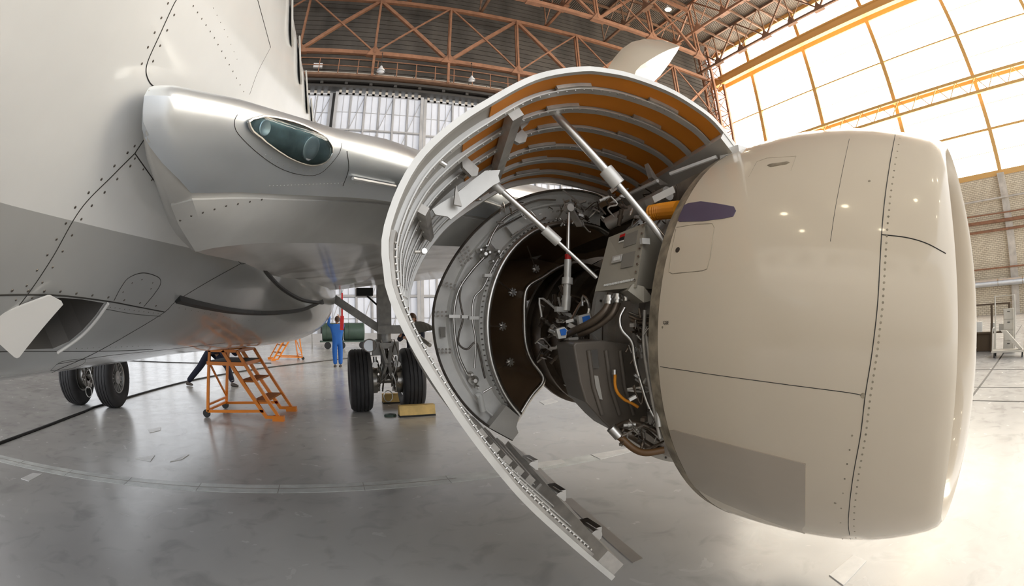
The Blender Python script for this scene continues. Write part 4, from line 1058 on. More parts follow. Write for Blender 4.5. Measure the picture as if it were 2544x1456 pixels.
for (px, py, r) in ((1204, 632, 0.03), (1214, 628, 0.02), (1192, 622, 0.018), (1236, 626, 0.022), (1240, 640, 0.012), (1178, 945, 0.034), (1170, 930, 0.02), (1186, 962, 0.016), (1222, 650, 0.015), (1206, 612, 0.014)):
    q = MB(); c = aty(px, py, y3); q.lathe(c + Vector((0, 0.03, 0)), (0, -1, 0), [(0, r), (0.03, r), (0.045, r * 0.75), (0.06, r * 0.4), (0.06, 0.001)], 14); q.build('actuator_body', K['steel'], DUCT, smooth=50)
tpx([(1183, 985, y3), (1190, 982, y3), (1195, 1000, y3), (1200, 1022, y3)], 0.022, 'elbow_fitting', K['wlabel'], DUCT, nn=10)
tpx([(1200, 975, y3), (1222, 962, y3)], 0.008, 'elbow_fitting', K['steel'], DUCT)
for (px, py, w_, h_) in ((1130, 786, 14, 4), (1155, 787, 8, 4), (1178, 790, 12, 4), (1213, 684, 9, 4)):
    q = MB(); q.prism([aty(px + sx * w_, py + sy * h_, y3 - 0.02) for sx, sy in ((-1, -1), (1, -1), (1, 1), (-1, 1))], (0, 0.05, 0)); q.build('clamp_block', K['alu'], DUCT)
for poly, m in (([(1258, 563), (1285, 545), (1302, 560), (1278, 588)], 'wlabel'), ([(1215, 600), (1226, 598), (1248, 618), (1238, 626)], 'wlabel'), ([(1093, 812), (1107, 812), (1107, 838), (1095, 838)], 'label')):
    q = MB(); q.prism([aty(x, y, y3 + 0.03) for x, y in poly], (0, 0.01, 0)); q.build('placard', K[m], DUCT)
q = MB()
for (px, py) in [(1138 + 8 * i + 3 * j, 632 - 9 * i * 0 + 9 * j + (-6 * i)) for i in range(4) for j in range(4)] + [(1078 + 10 * i, 775 + 10 * j) for i in range(4) for j in range(2)] + [(1100 + 10 * i, 700 + 8 * j + 3 * i) for i in range(4) for j in range(2)] + [(1090 + 9 * i, 868 + 8 * j) for i in range(4) for j in range(2)]:
    c = aty(px, py, RY + 0.04); q.cyl(c, c + Vector((0, -0.006, 0)), 0.008, 8)
for k in range(60):
    c = Op[k].lerp(Ip[k], 0.9); q.cyl(c + Vector((0, 0.02, 0)), c + Vector((0, 0.0, 0)), 0.005, 6)
q.build('rivets', K['dsteel'], DUCT, kind='stuff')

# ---- engine core
q = MB()
prof = [(1.66, 0.80), (1.66, 0.93), (1.70, 0.93), (1.70, 0.89), (1.85, 0.89), (1.85, 0.91), (1.88, 0.91), (1.88, 0.885), (2.05, 0.885), (2.05, 0.93), (2.09, 0.93), (2.09, 0.88), (2.35, 0.87), (2.35, 0.92), (2.40, 0.92), (2.42, 0.86), (2.44, 0.5)]
q.lathe((EX, 0, EZ), (0, 1, 0), prof, 72)
CORE = q.build('engine_core', K['alud'], A, smooth=35)
q = MB()
prof = [(2.4, 0.6), (2.7, 0.55), (2.72, 0.60), (2.76, 0.60), (2.78, 0.54), (3.1, 0.55), (3.1, 0.63), (3.14, 0.63), (3.16, 0.58), (3.4, 0.62), (3.4, 0.68), (3.44, 0.68), (3.46, 0.64), (3.7, 0.65), (3.7, 0.71), (3.74, 0.71), (3.76, 0.66), (4.0, 0.67), (4.0, 0.72), (4.05, 0.72), (4.07, 0.64), (4.4, 0.55), (4.9, 0.45), (5.3, 0.33)]
q.lathe((EX, 0, EZ), (0, 1, 0), prof, 48); q.build('compressor_case', K['core'], CORE, smooth=35)
q = MB(); q.lathe((EX, 0, EZ), (0, 1, 0), [(2.44, 0.9), (2.46, 0.955), (2.50, 0.955), (2.52, 0.85), (2.6, 0.8)], 72); q.build('fan_frame_ring', K['alu'], CORE, smooth=35)
q = MB()
for k in range(48):
    a = 2 * PI * k / 48; c = ring_pt(2.455, 0.93, a); q.cyl(c, c + Vector((0, -0.012, 0)), 0.008, 6)
q.build('rivets', K['dsteel'], CORE, kind='stuff')
q = MB(); q.lathe((EX, 0, EZ), (0, 1, 0), [(2.95, 1.10), (2.95, 1.14), (3.5, 1.13), (4.4, 1.0), (5.1, 0.85)], 48, a0=-0.5, a1=2.2)
q.lathe((EX, 0, EZ), (0, 1, 0), [(2.95, 1.08), (3.5, 1.05), (4.4, 0.92), (5.1, 0.62), (5.1, 0.3)], 48, a0=-0.5, a1=2.2); q.build('outboard_reverser', K['duct'], CORE, smooth=40)
# controller box
hx = [(1512, 590, 2.12), (1605, 553, 1.84), (1580, 714, 1.84), (1478, 724, 2.12)]
F4 = [aty(*p) for p in hx]; dv = Vector((0.22, 0.12, 0.0))
q = MB(); q.add([F4[0], F4[1], F4[2], F4[3]] + [p + dv for p in F4], [(0, 1, 2, 3), (7, 6, 5, 4), (0, 4, 5, 1), (1, 5, 6, 2), (2, 6, 7, 3), (3, 7, 4, 0)])
EEC = q.build('controller_box', K['eec'], CORE)
fn = (F4[1] - F4[0]).cross(F4[3] - F4[0]).normalized()
if fn.dot(F4[0] - CAM) > 0: fn = -fn
def onface(u, v, o=0.0): return F4[0].lerp(F4[1], u).lerp(F4[3].lerp(F4[2], u), v) + fn * o
def fplate(u0, v0, u1, v1, o, name, m):
    q = MB(); q.prism([onface(u0, v0), onface(u1, v0), onface(u1, v1), onface(u0, v1)], fn * o); q.build(name, K[m], CORE)
fplate(0.35, 0.05, 0.48, 0.10, 0.003, 'placard', 'red'); fplate(0.35, 0.10, 0.48, 0.16, 0.003, 'placard', 'black'); fplate(0.35, 0.165, 0.48, 0.19, 0.003, 'placard', 'wlabel')
fplate(0.50, 0.08, 0.82, 0.30, 0.002, 'placard', 'label'); fplate(0.54, 0.42, 0.84, 0.66, 0.002, 'placard', 'label')
fplate(0.28, 0.42, 0.52, 0.54, 0.006, 'socket', 'alu'); fplate(0.33, 0.45, 0.48, 0.51, 0.008, 'socket', 'wlabel')
q = MB()
for k in range(19): 
    c = onface(0.22 + k * 0.038, 0.90 - 0.002 * k, 0.0); q.prism([c, c + (F4[1] - F4[0]) * 0.018, c + (F4[1] - F4[0]) * 0.018 + (F4[3] - F4[0]) * 0.035, c + (F4[3] - F4[0]) * 0.035], fn * 0.006)
q.build('cooling_slots', K['wlabel'], CORE, kind='stuff')
q = MB()
for k in range(8): c = onface(0.955, 0.05 + 0.12 * k, 0.0); q.cyl(c, c + fn * 0.008, 0.006, 8)
q.build('rivets', K['steel'], CORE, kind='stuff')
q = MB(); c = onface(0.99, 0.30); q.box(c - Vector((0.02, 0.02, 0.015)), c + Vector((0.03, 0.0, 0.015))); q.build('clamp_block', K['alu'], CORE)
for (px, py) in ((1513, 745), (1534, 742), (1556, 738)):
    q = MB(); q.cyl(aty(px, py - 12, 2.0), aty(px - 1, py + 10, 2.0), 0.022, 14); q.cyl(aty(px, py - 4, 2.0), aty(px, py + 2, 2.0), 0.028, 14); q.build('connector', K['steel'], CORE, smooth=40)
q = MB(); q.prism([aty(1572, 705, 1.86), aty(1600, 712, 1.83), aty(1625, 745, 1.83), aty(1600, 752, 1.83), aty(1560, 722, 1.86)], (0.05, 0.15, 0)); q.build('box_foot', K['eec'], CORE)
# oil tank
tk = [(1424, 858), (1430, 850), (1500, 846), (1562, 856), (1580, 870), (1600, 960), (1612, 1050), (1560, 1068), (1527, 1074), (1500, 1050), (1455, 1000), (1440, 950)]
q = MB(); q.prism([aty(x, y, 2.05) for x, y in tk], (0.06, 0.30, 0)); TK = q.build('oil_tank', K['tankm'], CORE)
bv = TK.modifiers.new('bevel', 'BEVEL'); bv.width = 0.018; bv.segments = 3
for pts in ([(1464, 872), (1484, 868), (1488, 915), (1472, 916)], ):
    q = MB(); q.prism([aty(x, y, 2.04) for x, y in pts], (0, 0.02, 0)); q.build('sight_glass', K['steel'], CORE)
q = MB(); q.prism([aty(x, y, 2.042) for x, y in ((1470, 932), (1486, 934), (1497, 993), (1480, 990))], (0, 0.01, 0)); q.build('placard', K['bay'], CORE)
q = MB()
for px in (1462, 1505, 1540):
    q.tube([aty(px, 870, 2.045), aty(px + 12, 960, 2.045), aty(px + 34, 1030, 2.045)], 0.012, 8)
q.build('tank_ridge', K['tankm'], CORE, smooth=60)
q = MB(); q.prism([aty(x, y, 2.3) for x, y in ((1410, 958), (1424, 955), (1425, 925), (1450, 975), (1462, 1005))], (0, 0.05, 0)); q.build('drain_fairing', K['alud'], CORE)
tpx([(1528, 930, 1.98), (1528, 955, 1.98), (1534, 975, 1.97), (1550, 992, 1.96), (1570, 1002, 1.94), (1586, 1012, 1.92)], 0.008, 'ignition_lead', K['hose'], CORE)
q = MB(); q.cyl(aty(1527, 918, 1.98), aty(1527, 930, 1.98), 0.012, 12); q.build('connector', K['steel'], CORE)
tpx([(1520, 1070, 1.9), (1545, 1090, 1.85), (1575, 1115, 1.8), (1605, 1125, 1.75), (1650, 1118, 1.7)], 0.018, 'fuel_hose', K['brownhose'], CORE)
tpx([(1520, 1070, 1.95), (1560, 1078, 1.95), (1590, 1095, 1.9), (1618, 1112, 1.85), (1640, 1118, 1.8)], 0.022, 'fuel_hose', K['core'], CORE)
tpx([(1530, 1062, 1.9), (1560, 1050, 1.9), (1610, 1060, 1.85), (1640, 1080, 1.8)], 0.014, 'fuel_hose', K['core'], CORE)
q = MB(); q.cyl(aty(1518, 1062, 1.88), aty(1538, 1084, 1.86), 0.026, 12); q.build('connector', K['steel'], CORE, smooth=40)
tpx([(1552, 765, 1.95), (1540, 790, 1.95), (1545, 820, 1.93), (1570, 850, 1.9), (1578, 900, 1.88), (1595, 960, 1.84), (1612, 1010, 1.8), (1640, 1060, 1.75)], 0.009, 'hydraulic_tube', K['steel'], CORE)
tpx([(1512, 755, 2.0), (1500, 775, 2.0), (1470, 800, 2.05), (1430, 820, 2.15), (1390, 840, 2.3)], 0.020, 'wire_bundle', K['core'], CORE)
tpx([(1534, 752, 2.0), (1520, 780, 2.0), (1490, 805, 2.05), (1460, 822, 2.1), (1440, 830, 2.15)], 0.020, 'wire_bundle', K['core'], CORE)
tpx([(1600, 800, 1.86), (1610, 860, 1.84), (1620, 940, 1.8), (1636, 1000, 1.76)], 0.012, 'hydraulic_tube', K['alud'], CORE)
for k in range(8):
    tpx([(1560 + 4 * k, 775 + 10 * k, 1.95), (1590, 785 + 9 * k, 1.9), (1625, 782 + 10 * k, 1.8), (1640, 780 + 9 * k, 1.72)], 0.006 + 0.003 * (k % 3), 'wire_bundle', K['core'] if k % 3 else K['dsteel'], CORE)
for (pts, r, m) in (([(1625, 770, 1.75), (1622, 900, 1.75), (1638, 1060, 1.7)], 0.012, 'alu'), ([(1602, 770, 1.85), (1600, 860, 1.85), (1615, 960, 1.8), (1640, 1090, 1.72)], 0.01, 'alud')):
    tpx(pts, r, 'hydraulic_tube', K[m], CORE)
# blue-tagged fittings
for poly in ([(1437, 785), (1466, 778), (1470, 795), (1460, 812), (1441, 810)], [(1382, 818), (1402, 812), (1410, 820), (1406, 840), (1388, 842)]):
    q = MB(); q.prism([aty(x, y, 2.2) for x, y in poly], (0.02, 0.06, 0)); q.build('valve_body', K['alu'], CORE)
    cx_ = sum(p[0] for p in poly) / len(poly); cy_ = sum(p[1] for p in poly) / len(poly)
    q = MB(); q.prism([aty(cx_ + (x - cx_) * 0.6 + 3, cy_ + (y - cy_) * 0.6 - 2, 2.195) for x, y in poly], (0, 0.004, 0)); q.build('blue_tag', K['blue'], CORE)
# actuator standing upright
q = MB(); q.tube([aty(1413, 528, 2.5), aty(1411, 640, 2.5)], [0.008, 0.014], 10); ACT = q.build('actuator', K['steel'], CORE, smooth=60)
q = MB(); q.cyl(aty(1411, 645, 2.5), aty(1408, 735, 2.5), 0.022, 14); q.cyl(aty(1410, 690, 2.5), aty(1409, 706, 2.5), 0.034, 14); q.cyl(aty(1408, 735, 2.5), aty(1405, 772, 2.5), 0.028, 14); q.build('actuator_body', K['alu'], CORE, smooth=40)
q = MB(); q.cyl(aty(1411, 632, 2.5), aty(1411, 645, 2.5), 0.020, 12); q.build('red_band', K['red'], CORE)
q = MB(); q.bar(aty(1408, 770, 2.5), aty(1380, 768, 2.5), 0.03); q.prism([aty(x, y, 2.5) for x, y in ((1400, 776), (1418, 778), (1430, 800), (1425, 803))], (0, 0.03, 0)); q.build('actuator_foot', K['alu'], CORE)
q = MB(); c = aty(1414, 517, 2.5); q.cyl(c + Vector((0, -0.02, 0)), c + Vector((0, 0.03, 0)), 0.025, 14); q.bar(c, aty(1440, 560, 2.6), 0.04, 0.02); q.build('actuator_bracket', K['alud'], CORE)
# bleed ducts, hoses under the pylon
tpx([(1510, 556, 2.6), (1560, 530, 2.45), (1620, 500, 2.2), (1660, 480, 2.05)], 0.045, 'bleed_duct', K['alud'], CORE, nn=12)
P = spline([aty(1615, 530, 2.05), aty(1650, 524, 1.95), aty(1690, 520, 1.8)], 30)
q = MB(); q.tube(P, [0.042 + 0.006 * (i % 2) for i in range(30)], 14); q.build('corrugated_hose', K['hose'], CORE)
q = MB(); q.hexa([aty(1620, 488, 2.0), aty(1672, 462, 1.9), aty(1678, 478, 1.9), aty(1626, 504, 2.0)] + [p + Vector((0.02, 0.1, 0)) for p in (aty(1620, 488, 2.0), aty(1672, 462, 1.9), aty(1678, 478, 1.9), aty(1626, 504, 2.0))]); q.build('valve_body', K['alu'], CORE)
rnd = random.Random(11)
mm = ['alu', 'steel', 'dsteel', 'core', 'alud', 'core']
def clutter(x0, x1, y0, y1, ya_, yb_, n, smin, smax, parent):
    for k in range(n):
        px, py = rnd.uniform(x0, x1), rnd.uniform(y0, y1); yy = rnd.uniform(ya_, yb_); c = aty(px, py, yy); s = rnd.uniform(smin, smax); q = MB(); kind = k % 3
        if kind == 0:
            d = Vector((rnd.uniform(-1, 1), rnd.uniform(-0.3, 0.3), rnd.uniform(-1, 1))).normalized() * s * 1.3; q.cyl(c - d, c + d, s * 0.35, 10); q.cyl(c - d * 0.3, c + d * 0.1, s * 0.5, 10); nm2 = 'fitting'
        elif kind == 1:
            pts = [c + Vector((rnd.uniform(-1, 1), rnd.uniform(-0.4, 0.4), rnd.uniform(-1, 1))) * s * 3 for _ in range(4)]; q.tube(spline(pts, 14), s * 0.2, 7); nm2 = 'wire_bundle'
        else:
            q.bar(c - Vector((s * 0.6, 0, 0)), c + Vector((s * 0.6, rnd.uniform(-s, s), rnd.uniform(-s, s))), s * 0.8, s * 0.6); nm2 = 'bracket'
        q.build(nm2, K[rnd.choice(mm)], parent, smooth=40)
clutter(1400, 1500, 500, 560, 2.9, 3.0, 26, 0.015, 0.035, CORE)
clutter(1500, 1680, 470, 560, 2.0, 2.5, 34, 0.015, 0.04, CORE)
clutter(1380, 1480, 780, 850, 2.3, 2.6, 30, 0.02, 0.045, CORE)
clutter(1345, 1440, 720, 900, 2.9, 3.3, 26, 0.02, 0.05, CORE)
clutter(1560, 1635, 760, 1060, 1.8, 1.95, 34, 0.012, 0.03, CORE)
clutter(1540, 1640, 1050, 1105, 1.8, 1.9, 20, 0.01, 0.028, CORE)
clutter(1240, 1400, 510, 560, 2.98, 3.04, 18, 0.01, 0.022, DUCT)
# pylon
q = MB(); q.hexa([(2.25, 1.7, 2.35), (2.75, 1.7, 2.35), (2.75, 6.5, 2.3), (2.25, 6.5, 2.3), (2.3, 1.9, 2.62), (2.7, 1.9, 2.62), (2.7, 6.5, 2.9), (2.3, 6.5, 2.9)]); PY = q.build('pylon', K['core'], A)
for (a, c) in (((1780, 390, 1.7), (1665, 432, 2.0)), ((1634, 449, 2.1), (1567, 480, 2.4)), ((1540, 492, 2.5), (1516, 508, 2.6))):
    q = MB(); q.tube([aty(*a), aty(*c)], 0.012, 8); q.build('hinge_rod', K['white'], PY)
for pts in ([(1730, 330), (1768, 372), (1785, 400), (1770, 392), (1745, 365)], [(1610, 405), (1632, 440), (1660, 458), (1640, 460), (1620, 440)]):
    q = MB(); q.prism([aty(x, y, 1.85 if pts[0][0] > 1700 else 2.2) for x, y in pts], (0, 0.04, 0)); q.build('hinge_arm', K['alud'], PY)
q = MB(); q.box((1.98, 1.55, 2.44), (2.2, 1.7, 2.5)); q.build('hinge_fitting', K['white'], PY)

# ================================================================== THINGS ON THE FLOOR
def ladder(name, label, mirror=False):
    t = empty(name, (0, 0, 0), label, 'step ladder', 'orange platform ladders')
    def B(nm, m, *bars):
        q = MB()
        for br in bars: q.bar(br[0], br[1], br[2], br[3] if len(br) > 3 else None)
        return q.build(nm, m, t)
    W2 = 0.46
    for s in (-1, 1):
        y = s * W2
        B('rear_post', K['orange'], ((-0.67, y, 0.1), (-0.55, y, 1.14), 0.045))
        B('stringer', K['orange'], ((-0.29, y, 1.14), (0.47, y, 0.05), 0.045, 0.06))
        B('handrail', K['orange'], ((-0.01, y, 1.14), (0.70, y, 0.05), 0.045, 0.05))
        B('top_rail', K['orange'], ((-0.57, y, 1.14), (-0.01, y, 1.14), 0.045))
        B('base_rail', K['orange'], ((-0.67, y, 0.11), (0.42, y, 0.16), 0.045))
        B('foot', K['orange'], ((0.45, y, 0.06), (0.64, y, 0.06), 0.05), ((0.58, y, 0.045), (0.78, y, 0.045), 0.1, 0.09))
        q = MB(); q.cyl((-0.70, y - 0.02, 0.07), (-0.70, y + 0.02, 0.07), 0.07, 20); q.build('wheel', K['black'], t)
    B('base_rail', K['orange'], ((-0.67, -W2, 0.13), (-0.67, W2, 0.13), 0.04))
    B('base_rail', K['orange'], ((-0.66, -W2, 0.22), (-0.66, W2, 0.22), 0.035))
    B('brace', K['orange'], ((-0.57, -W2, 0.95), (-0.66, W2, 0.25), 0.03))
    B('top_rail', K['orange'], ((-0.57, -W2, 1.14), (-0.57, W2, 1.14), 0.04))
    B('top_rail', K['orange'], ((-0.01, -W2, 1.14), (-0.01, W2, 1.14), 0.04))
    q = MB(); q.box((-0.6, -W2, 0.94), (0.1, W2, 0.97)); q.build('platform', K['black'], t)
    q = MB()
    for (a, c) in (((-0.61, -W2 - .03), (0.12, -W2 - .01)), ((0.09, -W2), (0.12, W2)), ((-0.61, W2), (0.12, W2 + .03))):
        q.box((a[0], a[1], 0.9), (c[0], c[1], 0.96))
    q.build('platform_rim', K['orange'], t)
    for z, x in ((0.66, 0.07), (0.34, 0.30)):
        q = MB(); q.box((x - 0.06, -W2, z - 0.03), (x + 0.2, W2, z)); q.build('step', K['otread'], t)
    return t
L1 = ladder('platform_ladder', 'orange wheeled platform ladder standing under the grey belly, nearer the camera')
L1.location = (-1.50, 8.40, 0); L1.rotation_euler = (0, 0, math.radians(-10))
L2 = copy_tree(L1); L2.location = (-1.95, 21.3, 0); L2.rotation_euler = (0, 0, math.radians(197)); L2['label'] = 'orange platform ladder far back on the bright floor, small'

# cables on the floor
def floor_line(name, pts, r, m, label):
    q = MB(); q.tube(spline([(x, y, r * 0.8) for x, y in pts], 60), r, 6); tag(q.build(name, m), label, 'cable')
floor_line('power_cable', [(-5.3, -1), (-4.93, 5.0), (-4.85, 7.9), (-4.85, 8.6), (-4.2, 12.8), (-3.0, 16), (-1.2, 18.9), (3, 24)], 0.022, K['cable'], 'thick black cable running over the floor past the left gear wheels')
floor_line('power_cable', [(-14, 19.5), (-6, 19.0), (-3.6, 19.2), (-2.4, 19.3)], 0.018, K['cable'], 'thin dark cable crossing the floor behind the ladder')

# chocks
def chock(c, label, w=0.62):
    x, y, z = c; q = MB(); q.prism([(x - w / 2, y - 0.11, 0.02), (x - w / 2, y + 0.11, 0.02), (x - w / 2, y + 0.06, 0.19), (x - w / 2, y - 0.08, 0.19)], (w, 0, 0))
    t = empty('wheel_chock', c, label, 'chock', 'yellow wheel chocks'); q.build('chock_body', K['chock'], t)
    q = MB(); q.box((x - w / 2, y - 0.12, 0), (x + w / 2, y + 0.12, 0.03)); q.build('rubber_base', K['black'], t)
chock((1.47, 7.92, 0), 'yellow chock in front of the near right gear tyre')
chock((1.30, 9.35, 0), 'yellow chock behind the near right gear tyre', 0.5)
q = MB(); q.lathe((1.02, 8.0, 0), (0, 0, 1), [(0, 0.11), (0.03, 0.10), (0.05, 0.001)], 16); tag(q.build('drip_pad', K['green']), 'small dark green pad on the floor beside the yellow chock', 'pad')

# green tank trailer
T = empty('tank_trailer', (1.0, 30, 0), 'dark green double tank on a low trailer in front of the white doors', 'tank')
for x0, x1 in ((-0.35, 1.0), (1.05, 2.35)):
    q = MB(); q.lathe((x0, 30, 1.05), (1, 0, 0), [(0, 0.001), (0, 0.5), (0.05, 0.56), (0.3, 0.56), (0.31, 0.58), (0.35, 0.58), (0.36, 0.56), (x1 - x0 - 0.05, 0.56), (x1 - x0, 0.5), (x1 - x0, 0.001)], 28); q.build('tank_drum', K['green'], T, smooth=40)
q = MB(); q.box((-0.5, 29.6, 0.42), (3.2, 30.4, 0.5)); q.bar((3.2, 30, 0.46), (3.9, 30, 0.8), 0.06); q.build('chassis', K['green'], T)
for x in (0.0, 0.9, 2.2):
    q = MB(); q.cyl((x, 29.5, 0.22), (x, 29.62, 0.22), 0.22, 20); q.build('wheel', K['black'], T)
q = MB(); q.bar((-1.0, 29.8, 0), (-1.0, 29.8, 1.3), 0.08); q.box((-1.3, 29.6, 1.3), (-0.7, 30, 1.42)); tag(q.build('stand', K['gearm']), 'grey stand on the floor left of the green tank', 'stand')
q = MB(); q.box((-18, 40.9, 0), (44, 41.15, 0.7)); tag(q.build('baseboard_back', K['doorf']), kind='structure')

# red tool hanging by the man's head
q = MB(); q.bar(aty(850, 728, 16.9), aty(850, 795, 16.9), 0.06, 0.04); ST = tag(q.build('warning_streamer', K['red']), 'red streamer hanging from the wing beside the man in blue', 'streamer')
q = MB(); q.bar(aty(850, 785, 16.88), aty(849, 820, 16.88), 0.13, 0.05); q.build('streamer_tail', K['red'], ST)

# ---- people
def skinned(name, verts, edges, radii, m, parent, levels=2):
    me = bpy.data.meshes.new(name); me.from_pydata([tuple(v) for v in verts], edges, []); me.materials.append(m)
    o = bpy.data.objects.new(name, me); link(o, parent)
    if parent is not None: o.location = (0, 0, 0)
    bm = bmesh.new(); bm.from_mesh(me); lay = bm.verts.layers.skin.verify(); bm.verts.ensure_lookup_table()
    for i, v in enumerate(bm.verts):
        v[lay].radius = radii[i] if isinstance(radii[i], (tuple, list)) else (radii[i], radii[i])
        v[lay].use_root = (i == 0)
    bm.to_mesh(me); bm.free()
    a = o.modifiers.new('skin', 'SKIN'); a.use_smooth_shade = True
    s = o.modifiers.new('sub', 'SUBSURF'); s.levels = levels; s.render_levels = levels
    return o
def person(loc, rz, pose, cloth, label, head_m='skin', group=None):
    """pose: dict of joint positions in metres, local axes: -y is the way the person faces"""
    P = empty('person', loc, label, 'person', group); P.rotation_euler = (0, 0, rz)
    J = dict(pel=(0, 0, 0.95), wa=(0, 0, 1.1), ch=(0, 0, 1.32), ne=(0, 0, 1.50), hd=(0, -0.02, 1.66),
             shl=(-0.19, 0, 1.42), shr=(0.19, 0, 1.42), ell=(-0.25, 0, 1.14), elr=(0.25, 0, 1.14), hal=(-0.26, -0.06, 0.88), har=(0.26, -0.06, 0.88),
             hil=(-0.10, 0, 0.92), hir=(0.10, 0, 0.92), knl=(-0.11, -0.02, 0.5), knr=(0.11, -0.02, 0.5), anl=(-0.12, 0.0, 0.09), anr=(0.12, 0.0, 0.09))
    J.update(pose); J = {k: Vector(v) for k, v in J.items()}
    nm3 = ['pel', 'wa', 'ch', 'ne', 'shl', 'shr', 'ell', 'elr', 'hal', 'har', 'hil', 'hir', 'knl', 'knr', 'anl', 'anr']
    ed = [('pel', 'wa'), ('wa', 'ch'), ('ch', 'ne'), ('ch', 'shl'), ('ch', 'shr'), ('shl', 'ell'), ('shr', 'elr'), ('ell', 'hal'), ('elr', 'har'), ('pel', 'hil'), ('pel', 'hir'), ('hil', 'knl'), ('hir', 'knr'), ('knl', 'anl'), ('knr', 'anr')]
    rad = dict(pel=(0.18, 0.14), wa=(0.17, 0.13), ch=(0.20, 0.14), ne=0.055, shl=0.09, shr=0.09, ell=0.062, elr=0.062, hal=0.045, har=0.045, hil=0.125, hir=0.125, knl=0.095, knr=0.095, anl=0.078, anr=0.078)
    ix = {k: i for i, k in enumerate(nm3)}
    # body: skin all over, with head, hands and fingers
    verts = [J[k] for k in nm3]; edges = [(ix[a], ix[c]) for a, c in ed]; radii = [(r[0] * .6, r[1] * .6) if isinstance(r, tuple) else r * 0.6 for r in (rad[k] for k in nm3)]
    def addv(p, r, frm): verts.append(Vector(p)); radii.append(r); edges.append((frm, len(verts) - 1)); return len(verts) - 1
    hdir = (J['hd'] - J['ne']).normalized()
    a = addv(J['hd'] - hdir * 0.06 + Vector((0, -0.02, 0)), (0.07, 0.08), ix['ne']); a = addv(J['hd'] + hdir * 0.02, (0.085, 0.10), a); a = addv(J['hd'] + hdir * 0.09, (0.07, 0.08), a)
    for s, h_, e_ in ((-1, 'hal', 'ell'), (1, 'har', 'elr')):
        d = (J[h_] - J[e_]).normalized(); sd = d.orthogonal().normalized(); palm = addv(J[h_] + d * 0.06, (0.036, 0.022), ix[h_])
        for f in range(4):
            o_ = sd * (0.018 * (f - 1.5)); k1 = addv(J[h_] + d * 0.095 + o_, 0.009, palm); addv(J[h_] + d * (0.15 + 0.008 * (1.5 - abs(f - 1.3))) + o_ * 1.3 + Vector((0, -0.012, 0)), 0.008, k1)
        k1 = addv(J[h_] + d * 0.05 + sd * 0.04, 0.010, palm); addv(J[h_] + d * 0.085 + sd * 0.055, 0.009, k1)
    skinned('body', verts, edges, radii, K['skin'], P)
    # clothing
    sub_ = [k for k in nm3]; skinned('coverall', [J[k] for k in sub_], [(ix[a], ix[c]) for a, c in ed], [rad[k] if not (k == 'ne') else 0.06 for k in sub_], cloth, P)
    q = MB(); c = J['hd'] + hdir * 0.04 + Vector((0, 0.02, 0)); rows_ = []
    for i in range(7):
        el = PI / 2 * i / 6
        rows_.append([c + Vector((0.094 * math.cos(el) * math.cos(2 * PI * k / 14), 0.112 * math.cos(el) * math.sin(2 * PI * k / 14), 0.115 * math.sin(el) - (0.11 * max(0, math.sin(2 * PI * k / 14)) if i == 0 else 0))) for k in range(14)])
    q.grid(rows_, closed_u=True); o = q.build('hair', K['hair'], P, smooth=60, at_world=False); o.location = (0, 0, 0)
    # face
    f = J['hd'] + Vector((0, -0.1, 0))
    def bit(nm, pts, r, m):
        q = MB(); q.tube(pts, r, 6); o = q.build(nm, m, P, smooth=60, at_world=False); o.location = (0, 0, 0)
    bit('nose', [f + Vector((0, -0.002, 0.03)), f + Vector((0, -0.022, -0.01)), f + Vector((0, 0, -0.02))], [0.006, 0.011, 0.006], K['skin'])
    for s in (-1, 1):
        bit('ear', [J['hd'] + Vector((s * 0.088, 0.01, 0.02)), J['hd'] + Vector((s * 0.095, 0.015, -0.02))], 0.011, K['skin'])
        bit('eye', [f + Vector((s * 0.032 - 0.008, 0.004, 0.02)), f + Vector((s * 0.032 + 0.008, 0.004, 0.02))], 0.006, K['hair'])
    bit('mouth', [f + Vector((-0.02, 0.004, -0.045)), f + Vector((0.02, 0.004, -0.045))], 0.004, K['red'])
    for k in ('anl', 'anr'):
        q = MB(); p = J[k]; fd = Vector((0, -1, 0)); q.tube([Vector((p.x, p.y + 0.05, p.z - 0.045)), Vector((p.x, p.y - 0.03, p.z - 0.045)), Vector((p.x, p.y - 0.14, p.z - 0.06)), Vector((p.x, p.y - 0.19, p.z - 0.065))], [0.042, 0.048, 0.036, 0.02], 10)
        o = q.build('shoe', K['shoe'], P, smooth=60, at_world=False); o.location = (0, 0, 0)
    return P, J
# man in blue, back to us, reaching up
person((0.36, 17.4, 0), math.radians(180 + 12), dict(hal=(-0.16, -0.22, 1.78), ell=(-0.27, -0.1, 1.50), har=(0.22, -0.25, 1.86), elr=(0.30, -0.12, 1.55), hd=(0, 0.03, 1.70), ne=(0, 0, 1.54), ch=(0, 0, 1.36), shl=(-0.20, 0, 1.47), shr=(0.20, 0, 1.47), anl=(-0.09, 0.02, 0.09), anr=(0.10, -0.04, 0.09)), K['blue'],
       'person in bright blue coveralls seen from behind, arms raised under the wing')
